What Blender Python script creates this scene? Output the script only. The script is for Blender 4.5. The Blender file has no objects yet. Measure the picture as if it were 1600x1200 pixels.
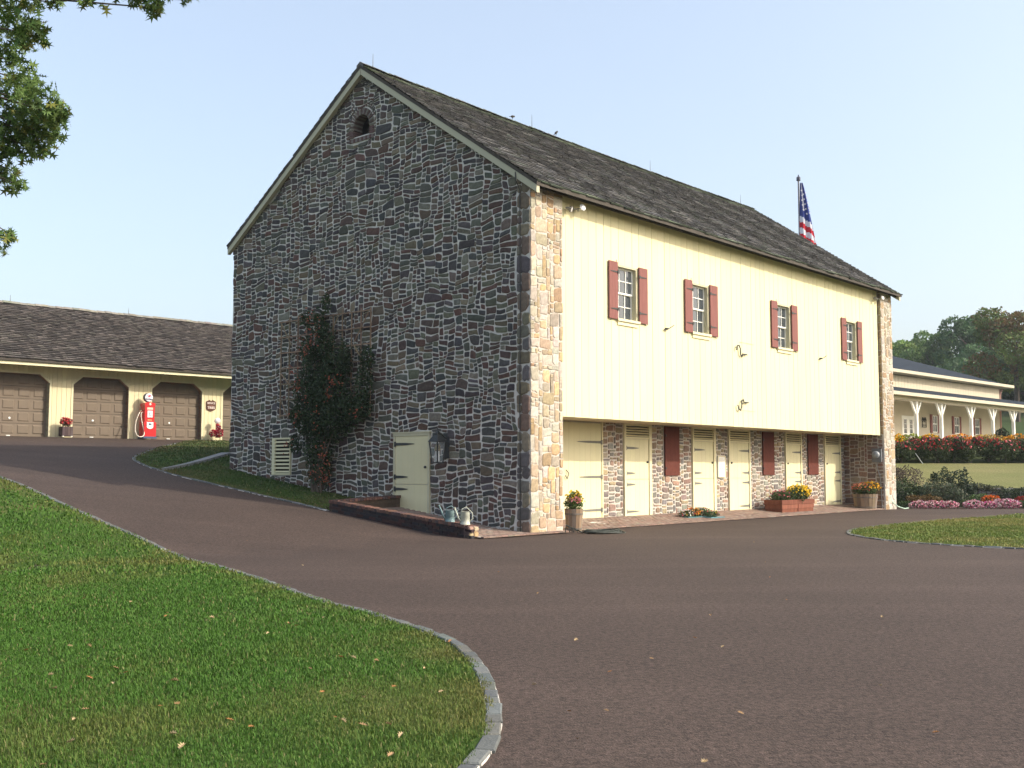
import bpy, bmesh, math, random
import numpy as np
from mathutils import Vector, Matrix
R = math.radians
rnd = random.Random(7)
rng = np.random.default_rng(11)
scene = bpy.context.scene
col = scene.collection

# ------------------------------------------------------------------ camera, sky, sun, exposure
cam_d = bpy.data.cameras.new('camera'); cam = bpy.data.objects.new('camera', cam_d); col.objects.link(cam)
cam_d.sensor_width = 36.0; cam_d.lens = 38.25; cam_d.clip_start = 0.1; cam_d.clip_end = 4000
cam.location = (0, 0, 1.55); cam.rotation_euler = (R(90 + 4.507), 0, 0)
scene.camera = cam
scene.render.resolution_x = 1024; scene.render.resolution_y = 768

SUN_DIR = Vector((0.974, -0.225, 0)).normalized()
EL = R(33)
world = bpy.data.worlds.new('World'); scene.world = world; world.use_nodes = True
wn = world.node_tree.nodes; wl = world.node_tree.links
bg = wn['Background']
sky = wn.new('ShaderNodeTexSky'); sky.sky_type = 'NISHITA'; sky.sun_disc = False
sky.sun_elevation = EL; sky.sun_rotation = math.atan2(SUN_DIR.x, SUN_DIR.y)
sky.altitude = 100; sky.air_density = 1.0; sky.dust_density = 5.0; sky.ozone_density = 1.0
# thin uniform high haze added to the clear sky model
hz = wn.new('ShaderNodeMix'); hz.data_type = 'RGBA'; hz.blend_type = 'ADD'; hz.inputs[0].default_value = 1.0
hz.inputs[7].default_value = (1.15, 1.22, 1.22, 1); wl.new(sky.outputs[0], hz.inputs[6]); wl.new(hz.outputs[2], bg.inputs[0]); bg.inputs[1].default_value = 0.15
sd = bpy.data.lights.new('sun', 'SUN'); sd.energy = 2.5; sd.angle = R(0.55); sd.color = (1.0, 0.93, 0.80)
sun = bpy.data.objects.new('sun', sd); col.objects.link(sun); sun.location = (40, -10, 40)
tosun = Vector((SUN_DIR.x*math.cos(EL), SUN_DIR.y*math.cos(EL), math.sin(EL)))
sun.rotation_euler = tosun.to_track_quat('Z', 'Y').to_euler()
scene.view_settings.view_transform = 'Standard'; scene.view_settings.look = 'None'
scene.view_settings.exposure = 0.7; scene.view_settings.gamma = 1.0; scene.view_settings.use_curve_mapping = False

# ------------------------------------------------------------------ helpers
def srgb(r, g, b):
    f = lambda c: (c/255/12.92) if c/255 <= .04045 else ((c/255+.055)/1.055)**2.4
    return (f(r), f(g), f(b))

def mat(name, color=(.5, .5, .5), rough=.75, noise=0.0, nscale=8.0, bump=0.0, bscale=40.0, attr=False, spec=.3,
        metal=0.0, stretch=(1, 1, 1), coat=0.0, second=None, translucent=0.0, big=0.0, bigscale=.5):
    m = bpy.data.materials.new(name); m.use_nodes = True
    nt = m.node_tree; N = nt.nodes; L = nt.links; p = N['Principled BSDF']
    p.inputs['Roughness'].default_value = rough; p.inputs['Metallic'].default_value = metal
    p.inputs['Specular IOR Level'].default_value = spec
    if coat: p.inputs['Coat Weight'].default_value = coat
    tc = N.new('ShaderNodeTexCoord'); mp = N.new('ShaderNodeMapping'); L.new(tc.outputs['Object'], mp.inputs[0])
    mp.inputs['Scale'].default_value = stretch
    if attr:
        a = N.new('ShaderNodeVertexColor'); a.layer_name = 'Col'; src = a.outputs[0]
    else:
        rgb = N.new('ShaderNodeRGB'); rgb.outputs[0].default_value = (*color, 1); src = rgb.outputs[0]
    def mulnoise(src, sc, amt, det=6):
        n = N.new('ShaderNodeTexNoise'); n.inputs['Scale'].default_value = sc; n.inputs['Detail'].default_value = det
        L.new(mp.outputs[0], n.inputs[0])
        mr = N.new('ShaderNodeMapRange'); mr.inputs[1].default_value = .25; mr.inputs[2].default_value = .75
        mr.inputs[3].default_value = 1-amt; mr.inputs[4].default_value = 1+amt
        L.new(n.outputs[0], mr.inputs[0])
        mx = N.new('ShaderNodeMix'); mx.data_type = 'RGBA'; mx.blend_type = 'MULTIPLY'; mx.inputs[0].default_value = 1
        L.new(src, mx.inputs[6]); L.new(mr.outputs[0], mx.inputs[7]); return mx.outputs[2]
    if second is not None:
        n = N.new('ShaderNodeTexNoise'); n.inputs['Scale'].default_value = second[1]; n.inputs['Detail'].default_value = 5
        L.new(mp.outputs[0], n.inputs[0])
        cr = N.new('ShaderNodeValToRGB'); cr.color_ramp.elements[0].position = second[2]; cr.color_ramp.elements[1].position = second[3]
        L.new(n.outputs[0], cr.inputs[0])
        mx = N.new('ShaderNodeMix'); mx.data_type = 'RGBA'; L.new(cr.outputs[0], mx.inputs[0]); L.new(src, mx.inputs[6])
        mx.inputs[7].default_value = (*second[0], 1); src = mx.outputs[2]
    if noise: src = mulnoise(src, nscale, noise)
    if big: src = mulnoise(src, bigscale, big, 3)
    L.new(src, p.inputs['Base Color'])
    if bump:
        n = N.new('ShaderNodeTexNoise'); n.inputs['Scale'].default_value = bscale; n.inputs['Detail'].default_value = 6
        L.new(mp.outputs[0], n.inputs[0]); b = N.new('ShaderNodeBump'); b.inputs['Strength'].default_value = min(1, bump)
        b.inputs['Distance'].default_value = .02; L.new(n.outputs[0], b.inputs['Height']); L.new(b.outputs[0], p.inputs['Normal'])
    if translucent:
        t = N.new('ShaderNodeBsdfTranslucent'); L.new(src, t.inputs[0]); ms = N.new('ShaderNodeMixShader')
        ms.inputs[0].default_value = translucent; out = N['Material Output']
        L.new(p.outputs[0], ms.inputs[1]); L.new(t.outputs[0], ms.inputs[2]); L.new(ms.outputs[0], out.inputs[0])
    return m

M = {}
M['stone'] = mat('stone', attr=True, rough=.85, noise=.28, nscale=14, bump=.5, bscale=35, spec=.15)
M['mortar'] = mat('mortar', (.61, .575, .53), rough=.95, noise=.15, nscale=6, bump=.5, bscale=30, spec=.1)
M['mortar_pale'] = mat('mortar_pale', (.50, .46, .41), rough=.95, noise=.12, nscale=6, bump=.7, bscale=22, spec=.1)
M['cream'] = mat('cream_paint', (.67, .62, .41), rough=.6, noise=.035, nscale=3, spec=.25, stretch=(1, 1, .25), bump=.08, bscale=40, big=.03)
M['board'] = mat('board_paint', attr=True, rough=.6, noise=.03, nscale=3, spec=.25, stretch=(1, 1, .25), bump=.08, bscale=40, big=.03)
M['olive'] = mat('shaded_cream_trim', (.52, .48, .33), rough=.6, noise=.06, nscale=6)  # cream darkened to olive: the window reveals' shade is in the colour
M['iron'] = mat('black_iron', (.035, .037, .036), rough=.6, noise=.2, nscale=30, spec=.4)
M['hinge'] = mat('grey_iron', (.16, .16, .14), rough=.7, noise=.2, nscale=25, spec=.3)
M['redshut'] = mat('red_shutter_paint', (.22, .095, .085), rough=.8, noise=.08, nscale=10, spec=.15, stretch=(1, 1, .3))
M['redpaint'] = mat('barn_red_paint', (.115, .036, .026), rough=.8, noise=.14, nscale=9, spec=.15)
M['shingle'] = mat('wood_shingle', attr=True, rough=.9, noise=.3, nscale=12, spec=.12, bump=.3, bscale=50)
M['deck'] = mat('roof_deck', (.07, .06, .05), rough=.9, noise=.2)
M['soffit'] = mat('soffit_wood', (.30, .22, .15), rough=.85, noise=.2, nscale=6)
M['glass'] = mat('window_glass', (.05, .06, .07), rough=.06, spec=1.0, noise=.1, nscale=2)
M['white'] = mat('white_paint', (.78, .78, .72), rough=.55, noise=.05, nscale=8)
M['dark'] = mat('dark_interior', (.02, .02, .022), rough=.9)
M['asphalt'] = None
M['brick'] = mat('brick', attr=True, rough=.9, noise=.2, nscale=18, bump=.4, bscale=45, spec=.12)
M['granite'] = mat('granite_kerb', attr=True, rough=.85, noise=.14, nscale=25, bump=.4, bscale=60, spec=.2)
M['leaf'] = mat('leaf', attr=True, rough=.6, spec=.25, translucent=.22, noise=.15, nscale=3)
M['grass'] = mat('grass_blades', attr=True, rough=.65, spec=.2, translucent=.2)
M['petal'] = mat('petal', attr=True, rough=.7, spec=.15, translucent=.15)
M['wood'] = mat('weathered_wood', attr=True, rough=.85, noise=.25, nscale=12, stretch=(1, 1, .2), spec=.15)
M['bark'] = mat('bark', (.10, .08, .065), rough=.95, noise=.35, nscale=8, bump=1, bscale=18, stretch=(1, 1, .3))
M['paint'] = mat('enamel', attr=True, rough=.35, spec=.5, noise=.04, nscale=6)
M['zinc'] = mat('zinc', attr=True, rough=.6, metal=.15, noise=.25, nscale=14, spec=.4)
M['rubber'] = mat('rubber', (.035, .042, .036), rough=.6)
M['housewall'] = mat('house_siding', (.50, .45, .34), rough=.7, noise=.04, nscale=2)
M['slate'] = mat('slate_roof', (.032, .040, .052), rough=.95, noise=.12, nscale=3, spec=.05)
M['tan'] = mat('garage_door_paint', (.175, .137, .10), rough=.6, noise=.05, nscale=6, spec=.25)
M['jamb'] = mat('garage_jamb', (.36, .22, .17), rough=.7, noise=.08)
M['pink'] = mat('pink_trim', (.5, .3, .25), rough=.7)
M['cloth'] = mat('flag_cloth', attr=True, rough=.85, spec=.1, translucent=.2)
M['soil'] = mat('soil', (.075, .055, .04), rough=.95, noise=.35, nscale=4, bump=.8, bscale=20)

def mesh_obj(name, V, F, m, parent=None, colors=None, smooth=False, loc=None, rot=None):
    me = bpy.data.meshes.new(name); me.from_pydata(V, [], F)
    me.materials.append(m)
    if colors is not None:
        ca = me.color_attributes.new('Col', 'FLOAT_COLOR', 'CORNER')
        cnt = np.zeros(len(me.polygons), int); me.polygons.foreach_get('loop_total', cnt)
        arr = np.ones((len(me.loops), 4), np.float32); arr[:, :3] = np.repeat(np.asarray(colors, np.float32)[:, :3], cnt, axis=0)
        ca.data.foreach_set('color', arr.ravel())
    if smooth: me.polygons.foreach_set('use_smooth', [True]*len(me.polygons))
    me.update()
    o = bpy.data.objects.new(name, me); col.objects.link(o)
    if parent is not None: o.parent = parent
    if loc is not None: o.location = loc
    if rot is not None: o.rotation_euler = rot
    return o

def np_obj(name, V, F, m, parent=None, colors=None, smooth=False):
    """V (n,3) array, F (k,c) array of equal sized polys; colors (k,3)"""
    V = np.asarray(V, np.float32); F = np.asarray(F, np.int32)
    me = bpy.data.meshes.new(name); k, c = F.shape
    me.vertices.add(len(V)); me.vertices.foreach_set('co', V.ravel())
    me.loops.add(k*c); me.loops.foreach_set('vertex_index', F.ravel())
    me.polygons.add(k); me.polygons.foreach_set('loop_start', np.arange(0, k*c, c, dtype=np.int32))
    me.update(calc_edges=True); me.materials.append(m)
    if colors is not None:
        ca = me.color_attributes.new('Col', 'FLOAT_COLOR', 'CORNER')
        arr = np.ones((k*c, 4), np.float32); arr[:, :3] = np.repeat(np.asarray(colors, np.float32), c, axis=0)
        ca.data.foreach_set('color', arr.ravel())
    if smooth: me.polygons.foreach_set('use_smooth', np.ones(k, bool))
    o = bpy.data.objects.new(name, me); col.objects.link(o)
    if parent is not None: o.parent = parent
    return o

class MB:
    def __init__(s): s.V = []; s.F = []; s.C = []
    def add(s, V, F, c=(.5, .5, .5)):
        n = len(s.V); s.V += [tuple(v) for v in V]; s.F += [tuple(i+n for i in f) for f in F]; s.C += [c]*len(F)
    def box(s, x0, x1, y0, y1, z0, z1, c=(.5, .5, .5), T=None):
        V = [Vector((x, y, z)) for z in (z0, z1) for x, y in ((x0, y0), (x1, y0), (x1, y1), (x0, y1))]
        if T is not None: V = [T @ v for v in V]
        s.add(V, [(3, 2, 1, 0), (4, 5, 6, 7), (0, 1, 5, 4), (1, 2, 6, 5), (2, 3, 7, 6), (3, 0, 4, 7)], c)
    def prism(s, poly, y0, y1, c=(.5, .5, .5)):     # poly in (x,z), extruded in y; counter-clockwise seen from -y
        n = len(poly); V = [(x, y0, z) for x, z in poly]+[(x, y1, z) for x, z in poly]
        F = [tuple(range(n)), tuple(range(2*n-1, n-1, -1))]+[(i, n+i, n+(i+1) % n, (i+1) % n) for i in range(n)]
        s.add(V, F, c)
    def tube(s, pts, r, n=8, c=(.5, .5, .5), r1=None, cap=True):
        pts = [Vector(p) for p in pts]; k = len(pts); V = []; rs = [r+(0 if r1 is None else (r1-r)*i/(k-1)) for i in range(k)]
        up = Vector((0, 0, 1)); prev = None
        for i, p in enumerate(pts):
            d = (pts[min(i+1, k-1)]-pts[max(i-1, 0)]).normalized()
            if prev is None:
                a = d.cross(up if abs(d.z) < .9 else Vector((1, 0, 0))).normalized()
            else: a = (prev - d*prev.dot(d)).normalized()
            prev = a; b = d.cross(a)
            V += [p+(a*math.cos(t)+b*math.sin(t))*rs[i] for t in (2*math.pi*j/n for j in range(n))]
        F = [(i*n+j, i*n+(j+1) % n, (i+1)*n+(j+1) % n, (i+1)*n+j) for i in range(k-1) for j in range(n)]
        if cap: F += [tuple(range(n-1, -1, -1)), tuple(range((k-1)*n, k*n))]
        s.add(V, F, c)
    def lathe(s, prof, n=20, c=(.5, .5, .5), T=None, cols=None):   # prof [(r,z)]
        V = [Vector((r*math.cos(2*math.pi*j/n), r*math.sin(2*math.pi*j/n), z)) for r, z in prof for j in range(n)]
        if T is not None: V = [T @ v for v in V]
        for i in range(len(prof)-1):
            pass
        b = len(s.V); s.V += [tuple(v) for v in V]
        for i in range(len(prof)-1):
            cc = cols[i] if cols else c
            for j in range(n):
                s.F.append((b+i*n+j, b+i*n+(j+1) % n, b+(i+1)*n+(j+1) % n, b+(i+1)*n+j)); s.C.append(cc)
    def build(s, name, m, parent=None, smooth=False, loc=None, rot=None):
        return mesh_obj(name, s.V, s.F, m, parent, s.C, smooth, loc, rot)

def thing(name, label, cat, loc=(0, 0, 0), rz=0, group=None):
    o = bpy.data.objects.new(name, None); col.objects.link(o); o.empty_display_size = .2
    o.location = loc; o.rotation_euler = (0, 0, rz); o['label'] = label; o['category'] = cat
    if group: o['group'] = group
    return o
def tag(o, label, cat, group=None):
    o['label'] = label; o['category'] = cat
    if group: o['group'] = group
    return o
def stuff(o): o['kind'] = 'stuff'; return o
def structure(o, label=None):
    o['kind'] = 'structure'
    if label: o['label'] = label
    return o

def vary(c, a=.1, r=rnd):
    k = 1+r.uniform(-a, a); return tuple(max(0, x*k*(1+r.uniform(-a*.3, a*.3))) for x in c)

# ------------------------------------------------------------------ terrain
CX, CY = 0.442, 26.116; ANG = R(49.0)
AX = np.array([math.cos(ANG), math.sin(ANG)]); AY = np.array([-math.sin(ANG), math.cos(ANG)])
FBx = np.array([-1, 0, 1, 4, 8, 12.2, 20, 27, 35, 60]); FBz = np.array([0, 0.0, .07, .45, .98, 1.5, 2.33, 2.9, 3.05, 3.05])
GYx = np.array([43, 45.9, 46.1, 56, 58.5, 90, 120, 180, 400, 1500]); GYz = np.array([0, .05, .74, 1.86, 2.6, 2.8, 8, 15, 22, 26])
def sstep(a, b, x):
    t = np.clip((x-a)/(b-a), 0, 1); return t*t*(3-2*t)
def terr(x, y):
    x = np.asarray(x, float); y = np.asarray(y, float)
    b = (x-CX)*AY[0]+(y-CY)*AY[1]
    z1 = np.interp(b, FBx, FBz); z1 = np.where(y > 70, z1+(y-70)*.01, z1)
    z2 = np.interp(y, GYx, GYz)*sstep(9, 13.5, x)
    bump = .32*np.exp(-((x+8.3)**2/8+(y-38.8)**2/14))
    return np.maximum(z1, z2)+bump
def tz(x, y): return float(terr(x, y))
def W(a, b, z=0.0):   # barn-local to world
    return Vector((CX+a*AX[0]+b*AY[0], CY+a*AX[1]+b*AY[1], z))

def sheet(name, poly, m, dz, step=1.0, parent=None):
    bm = bmesh.new(); vs = [bm.verts.new((x, y, 0)) for x, y in poly]
    bm.faces.new(vs); bmesh.ops.triangulate(bm, faces=bm.faces[:])
    xs = [p[0] for p in poly]; ys = [p[1] for p in poly]
    for k in range(math.ceil(min(xs)/step), math.floor(max(xs)/step)+1):
        bmesh.ops.bisect_plane(bm, geom=bm.verts[:]+bm.edges[:]+bm.faces[:], plane_co=(k*step, 0, 0), plane_no=(1, 0, 0), dist=1e-5)
    for k in range(math.ceil(min(ys)/step), math.floor(max(ys)/step)+1):
        bmesh.ops.bisect_plane(bm, geom=bm.verts[:]+bm.edges[:]+bm.faces[:], plane_co=(0, k*step, 0), plane_no=(0, 1, 0), dist=1e-5)
    for v in bm.verts: v.co.z = tz(v.co.x, v.co.y)+dz
    bmesh.ops.recalc_face_normals(bm, faces=bm.faces[:])
    if sum(f.normal.z for f in bm.faces) < 0: bmesh.ops.reverse_faces(bm, faces=bm.faces[:])
    me = bpy.data.meshes.new(name); bm.to_mesh(me); bm.free(); me.materials.append(m)
    o = bpy.data.objects.new(name, me); col.objects.link(o)
    if parent: o.parent = parent
    return o

# lawn material: green with drier patches
def lawn_material(name, green, dry, pos=(.48, .72), sc=.5):
    m = mat(name, green, rough=.95, noise=.35, nscale=14, spec=.05, second=(dry, sc, pos[0], pos[1]), bump=.9, bscale=60)
    return m
M['lawn'] = lawn_material('lawn_ground', (.055, .095, .022), (.13, .11, .045))
M['lawn_far'] = lawn_material('far_lawn', (.14, .16, .06), (.22, .20, .095), (.3, .75), .3)
M['field'] = lawn_material('field', (.05, .075, .03), (.09, .10, .05), (.4, .8), .08)

def asphalt():
    m = mat('driveway_asphalt', (.071, .050, .041), rough=.88, noise=.38, nscale=22, spec=.25, bump=.7, bscale=70, big=.16, bigscale=.22)
    nt = m.node_tree; N = nt.nodes; L = nt.links; p = N['Principled BSDF']
    src = p.inputs['Base Color'].links[0].from_socket
    tc = N.new('ShaderNodeTexCoord')
    vo = N.new('ShaderNodeTexVoronoi'); vo.inputs['Scale'].default_value = 75; L.new(tc.outputs['Object'], vo.inputs[0])
    cr = N.new('ShaderNodeValToRGB'); cr.color_ramp.elements[0].color = (1.7, 1.6, 1.5, 1); cr.color_ramp.elements[1].color = (.86, .86, .86, 1)
    cr.color_ramp.elements[0].position = .0; cr.color_ramp.elements[1].position = .28
    L.new(vo.outputs['Distance'], cr.inputs[0])
    mx = N.new('ShaderNodeMix'); mx.data_type = 'RGBA'; mx.blend_type = 'MULTIPLY'; mx.inputs[0].default_value = .9
    L.new(src, mx.inputs[6]); L.new(cr.outputs[0], mx.inputs[7])
    v2 = N.new('ShaderNodeTexVoronoi'); v2.inputs['Scale'].default_value = 48; L.new(tc.outputs['Object'], v2.inputs[0])
    sp = N.new('ShaderNodeSeparateColor'); L.new(v2.outputs['Color'], sp.inputs[0])
    r2 = N.new('ShaderNodeMapRange'); r2.inputs[3].default_value = .68; r2.inputs[4].default_value = 1.32; L.new(sp.outputs[0], r2.inputs[0])
    m3 = N.new('ShaderNodeMix'); m3.data_type = 'RGBA'; m3.blend_type = 'MULTIPLY'; m3.inputs[0].default_value = 1
    L.new(mx.outputs[2], m3.inputs[6]); L.new(r2.outputs[0], m3.inputs[7]); mx = m3
    # pale tyre-worn bands sweeping across the drive
    mp = N.new('ShaderNodeMapping'); L.new(tc.outputs['Object'], mp.inputs[0]); mp.inputs['Rotation'].default_value = (0, 0, R(-12)); mp.inputs['Scale'].default_value = (.035, .45, 1)
    n = N.new('ShaderNodeTexNoise'); n.inputs['Scale'].default_value = 1.6; n.inputs['Detail'].default_value = 3; L.new(mp.outputs[0], n.inputs[0])
    mr = N.new('ShaderNodeMapRange'); mr.inputs[1].default_value = .5; mr.inputs[2].default_value = .72; mr.inputs[3].default_value = 1.0; mr.inputs[4].default_value = 1.22
    L.new(n.outputs[0], mr.inputs[0])
    m2 = N.new('ShaderNodeMix'); m2.data_type = 'RGBA'; m2.blend_type = 'MULTIPLY'; m2.inputs[0].default_value = 1
    L.new(mx.outputs[2], m2.inputs[6]); L.new(mr.outputs[0], m2.inputs[7]); L.new(m2.outputs[2], p.inputs['Base Color'])
    return m
M['asphalt'] = asphalt()

# ground: fine near, coarse far
def ground():
    xs = np.concatenate([np.linspace(-400, -80, 12), np.arange(-70, 70.1, 1.0), np.linspace(80, 400, 12)])
    ys = np.concatenate([np.linspace(-55, -30, 3), np.arange(-20, 130.1, 1.0), np.linspace(140, 550, 20)])
    X, Y = np.meshgrid(xs, ys); Z = terr(X, Y)-.10
    V = np.stack([X, Y, Z], -1).reshape(-1, 3); nx = len(xs); ny = len(ys)
    i, j = np.meshgrid(np.arange(nx-1), np.arange(ny-1)); a = (j*nx+i).ravel()
    F = np.stack([a, a+1, a+1+nx, a+nx], -1)
    structure(np_obj('ground', V, F, M['field'], smooth=True))
ground()
drive_poly = [(-60, -14), (50, -14), (50, 43.3), (15.6, 43.3), (14.9, 43.0), (8, 37), (0.3, 27), (-7, 36), (-9.5, 40), (-13.5, 51), (-30, 34), (-45, 30), (-60, 30)]
drive_poly = [(-60, -14), (50, -14), (50, 43.3), (14.5, 43.3), (6, 33), (-8, 44), (-13.6, 50.7), (-30, 34.3), (-45, 19.3), (-60, 4.3)]
structure(sheet('driveway', drive_poly, M['asphalt'], 0.0))

K1 = [(-40, 46), (-25, 38), (-17, 31.6), (-12.93, 27.57), (-12.0, 26.61), (-11.05, 25.51), (-9.87, 24.11), (-8.63, 22.71), (-7.51, 21.44), (-6.59, 20.34), (-5.61, 19.0), (-4.6, 17.4), (-3.68, 15.75), (-2.93, 14.3), (-2.28, 13.06), (-1.69, 12.12), (-1.18, 11.26), (-0.78, 10.48), (-0.5, 9.8), (-0.33, 9.08), (-0.22, 8.38), (-0.15, 7.68), (-0.12, 7.17), (-0.11, 6.65), (-0.14, 6.2), (-0.22, 5.81), (-.42, 5.1), (-.8, 4.3), (-1.5, 3.4), (-2.6, 2.5), (-5, 1.2), (-9, 0)]
K2 = [(-14.6, 50.2), (-14.3, 47.5), (-13.7, 43), (-13.25, 40.5), (-12.85, 38), (-12.65, 36.8), (-12.48, 35.99), (-12.05, 34.91), (-11.51, 33.95), (-11.0, 33.12), (-10.51, 32.5), (-9.9, 31.75), (-8.79, 30.73), (-7.72, 29.84), (-6.76, 29.05), (-5.87, 28.35), (-5.04, 27.7), (-4.6, 27.3)]
K3 = [(60, 66), (34, 52), (20.02, 40.29), (18.03, 38.45), (14.13, 34.6), (12.2, 32.7), (10.85, 31.05), (9.9, 29.95), (9.21, 28.94), (8.7, 28.1), (8.35, 27.18), (8.13, 26.37), (8.07, 25.62), (8.13, 24.7), (8.33, 23.8), (8.7, 23.0), (9.15, 22.4), (10.03, 21.5), (13, 19.5), (20, 16), (40, 8)]
def resample(pts, step):
    P = [np.array(p, float) for p in pts]; out = [P[0]]; acc = 0
    # Catmull-Rom densify
    D = []
    for i in range(len(P)-1):
        p0 = P[max(i-1, 0)]; p1 = P[i]; p2 = P[i+1]; p3 = P[min(i+2, len(P)-1)]
        for t in np.linspace(0, 1, 12, endpoint=False):
            D.append(.5*((2*p1)+(-p0+p2)*t+(2*p0-5*p1+4*p2-p3)*t*t+(-p0+3*p1-3*p2+p3)*t**3))
    D.append(P[-1]); D = np.array(D); s = np.concatenate([[0], np.cumsum(np.linalg.norm(np.diff(D, axis=0), axis=1))])
    n = max(2, int(s[-1]/step)+1); q = np.linspace(0, s[-1], n)
    return np.stack([np.interp(q, s, D[:, 0]), np.interp(q, s, D[:, 1])], -1)
k1 = resample(K1, .5); k2 = resample(K2, .5); k3 = resample(K3, .5)
L1 = [tuple(p) for p in k1]+[(-60, 0), (-60, 50)]
L2 = [tuple(p) for p in k2]+[tuple(W(-.05, 4.9))[:2], tuple(W(-.05, 12.4))[:2], tuple(W(2, 12.4))[:2], (-5, 40), (-3, 48), (-3, 60.5)]
L2 = L2[::-1]
L3 = [tuple(p) for p in k3]+[(60, 8)]
structure(sheet('lawn', L1, M['lawn'], .012)); structure(sheet('lawn', L2, M['lawn'], .012)); structure(sheet('lawn', L3, M['lawn'], .012))
structure(sheet('flower_bed', [(14.6, 43.3), (60, 43.3), (60, 45.9), (12.5, 45.9)], M['soil'], .02))
structure(sheet('lawn', [(12.5, 46.25), (60, 46.25), (60, 56), (12.5, 56)], M['lawn_far'], .02))
# distant lane across the hillside
structure(sheet('lane', [(60, 103.6), (110, 107.6), (110, 109.1), (60, 105.0)], mat('pale_lane', (.34, .31, .24), rough=.9, noise=.1), .02, 4.0))

def kerb(line, name, near=19.0):
    pts = resample(line, .05)
    root = bpy.data.objects.new(name, None); col.objects.link(root); root['kind'] = 'structure'
    s = 0; far = MB(); n = len(pts)
    while s < n-8:
        ln = rnd.choice([4, 4, 5, 5, 6, 7]); e = min(s+ln, n-1)
        p = pts[s]; q = pts[e]; c = (p+q)/2; d = q-p; L = np.linalg.norm(d); th = math.atan2(d[1], d[0])
        dist = math.hypot(c[0], c[1]); z = tz(c[0], c[1])
        if dist < 62 and c[1] > 0:
            h = .026+rnd.uniform(-.006, .006); w = .052+rnd.uniform(-.005, .005); l = L/2-.010; ch = .008
            slope = (tz(q[0], q[1])-tz(p[0], p[1]))/max(L, .01)
            cc = vary(rnd.choice([(.12, .13, .125), (.14, .15, .145), (.10, .11, .11), (.13, .13, .118)]), .12)
            T = Matrix.Translation((c[0], c[1], z)) @ Matrix.Rotation(th+rnd.uniform(-.03, .03), 4, 'Z') @ Matrix.Rotation(-math.atan(slope), 4, 'Y')
            b = [(-l, -w, -.1), (l, -w, -.1), (l, w, -.1), (-l, w, -.1)]
            jit = lambda: rnd.uniform(-.006, .006)
            t0 = [(-l+jit(), -w+jit(), h-ch), (l+jit(), -w+jit(), h-ch), (l+jit(), w+jit(), h-ch), (-l+jit(), w+jit(), h-ch)]
            t1 = [(x*(1-ch/l*1.2), y*(1-ch/w*1.2), h+rnd.uniform(-.003, .003)) for x, y, _ in t0]
            V = b+t0+t1; F = [(0, 1, 5, 4), (1, 2, 6, 5), (2, 3, 7, 6), (3, 0, 4, 7), (4, 5, 9, 8), (5, 6, 10, 9), (6, 7, 11, 10), (7, 4, 8, 11), (8, 9, 10, 11)]
            if dist < near:
                o = mesh_obj('kerb_stone', V, F, M['granite'], root, [cc]*len(F)); o.matrix_local = T
            else: far.add([T @ Vector(v) for v in V], F, cc)
        s = e
    if far.V: stuff(far.build('kerb_stone', M['granite'], root))
    # pale mortar bed between the blocks
    bed = MB(); pp = resample(line, .4)
    for i in range(len(pp)-1):
        p, q = pp[i], pp[i+1]; c = (p+q)/2
        if math.hypot(c[0], c[1]) > 62 or c[1] < 0: continue
        d = (q-p)/np.linalg.norm(q-p); nrm = np.array([-d[1], d[0]])*.05
        V = []
        for P_, dz in ((p, .014), (q, .014)):
            zz = tz(P_[0], P_[1])
            V += [(P_[0]+nrm[0], P_[1]+nrm[1], zz+dz), (P_[0]-nrm[0], P_[1]-nrm[1], zz+dz), (P_[0]+nrm[0], P_[1]+nrm[1], zz-.1), (P_[0]-nrm[0], P_[1]-nrm[1], zz-.1)]
        bed.add(V, [(0, 1, 5, 4), (0, 4, 6, 2), (1, 3, 7, 5)])
    bed.build('mortar_bed', M['mortar'], root)
kerb(K1, 'kerb'); kerb(K2, 'kerb', 24); kerb(K3, 'kerb', 28)

# stone drain strip across the side lawn
def drain():
    root = bpy.data.objects.new('path', None); col.objects.link(root); root['kind'] = 'structure'; root['label'] = 'narrow line of pale stone slabs across the side lawn'
    a = np.array([-10.35, 32.4]); b = np.array([-9.9, 37.8]); n = 10
    for i in range(n):
        p = a+(b-a)*(i+.5)/n; w = .07+.12*i/n; mb = MB(); mb.box(-w, w, -.26, .26, -.08, 0, vary((.24, .24, .235), .1))
        s = (tz(*(a+(b-a)*(i+1)/n))-tz(*(a+(b-a)*i/n)))/.54
        mb.build('slab', M['granite'], root, loc=(p[0], p[1], tz(*p)+.085), rot=(math.atan(s), 0, -.08))
drain()

# ------------------------------------------------------------------ rubble stone packing
def wob(x, y, s, amp, ph=0.0):
    return amp*(math.sin(x*s*1.3+y*s*.9+ph)+.7*math.sin(x*s*2.9-y*s*1.7+1.3+ph)+.4*math.sin(-x*s*1.1+y*s*4.1+2.1+ph))/2.1

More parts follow.
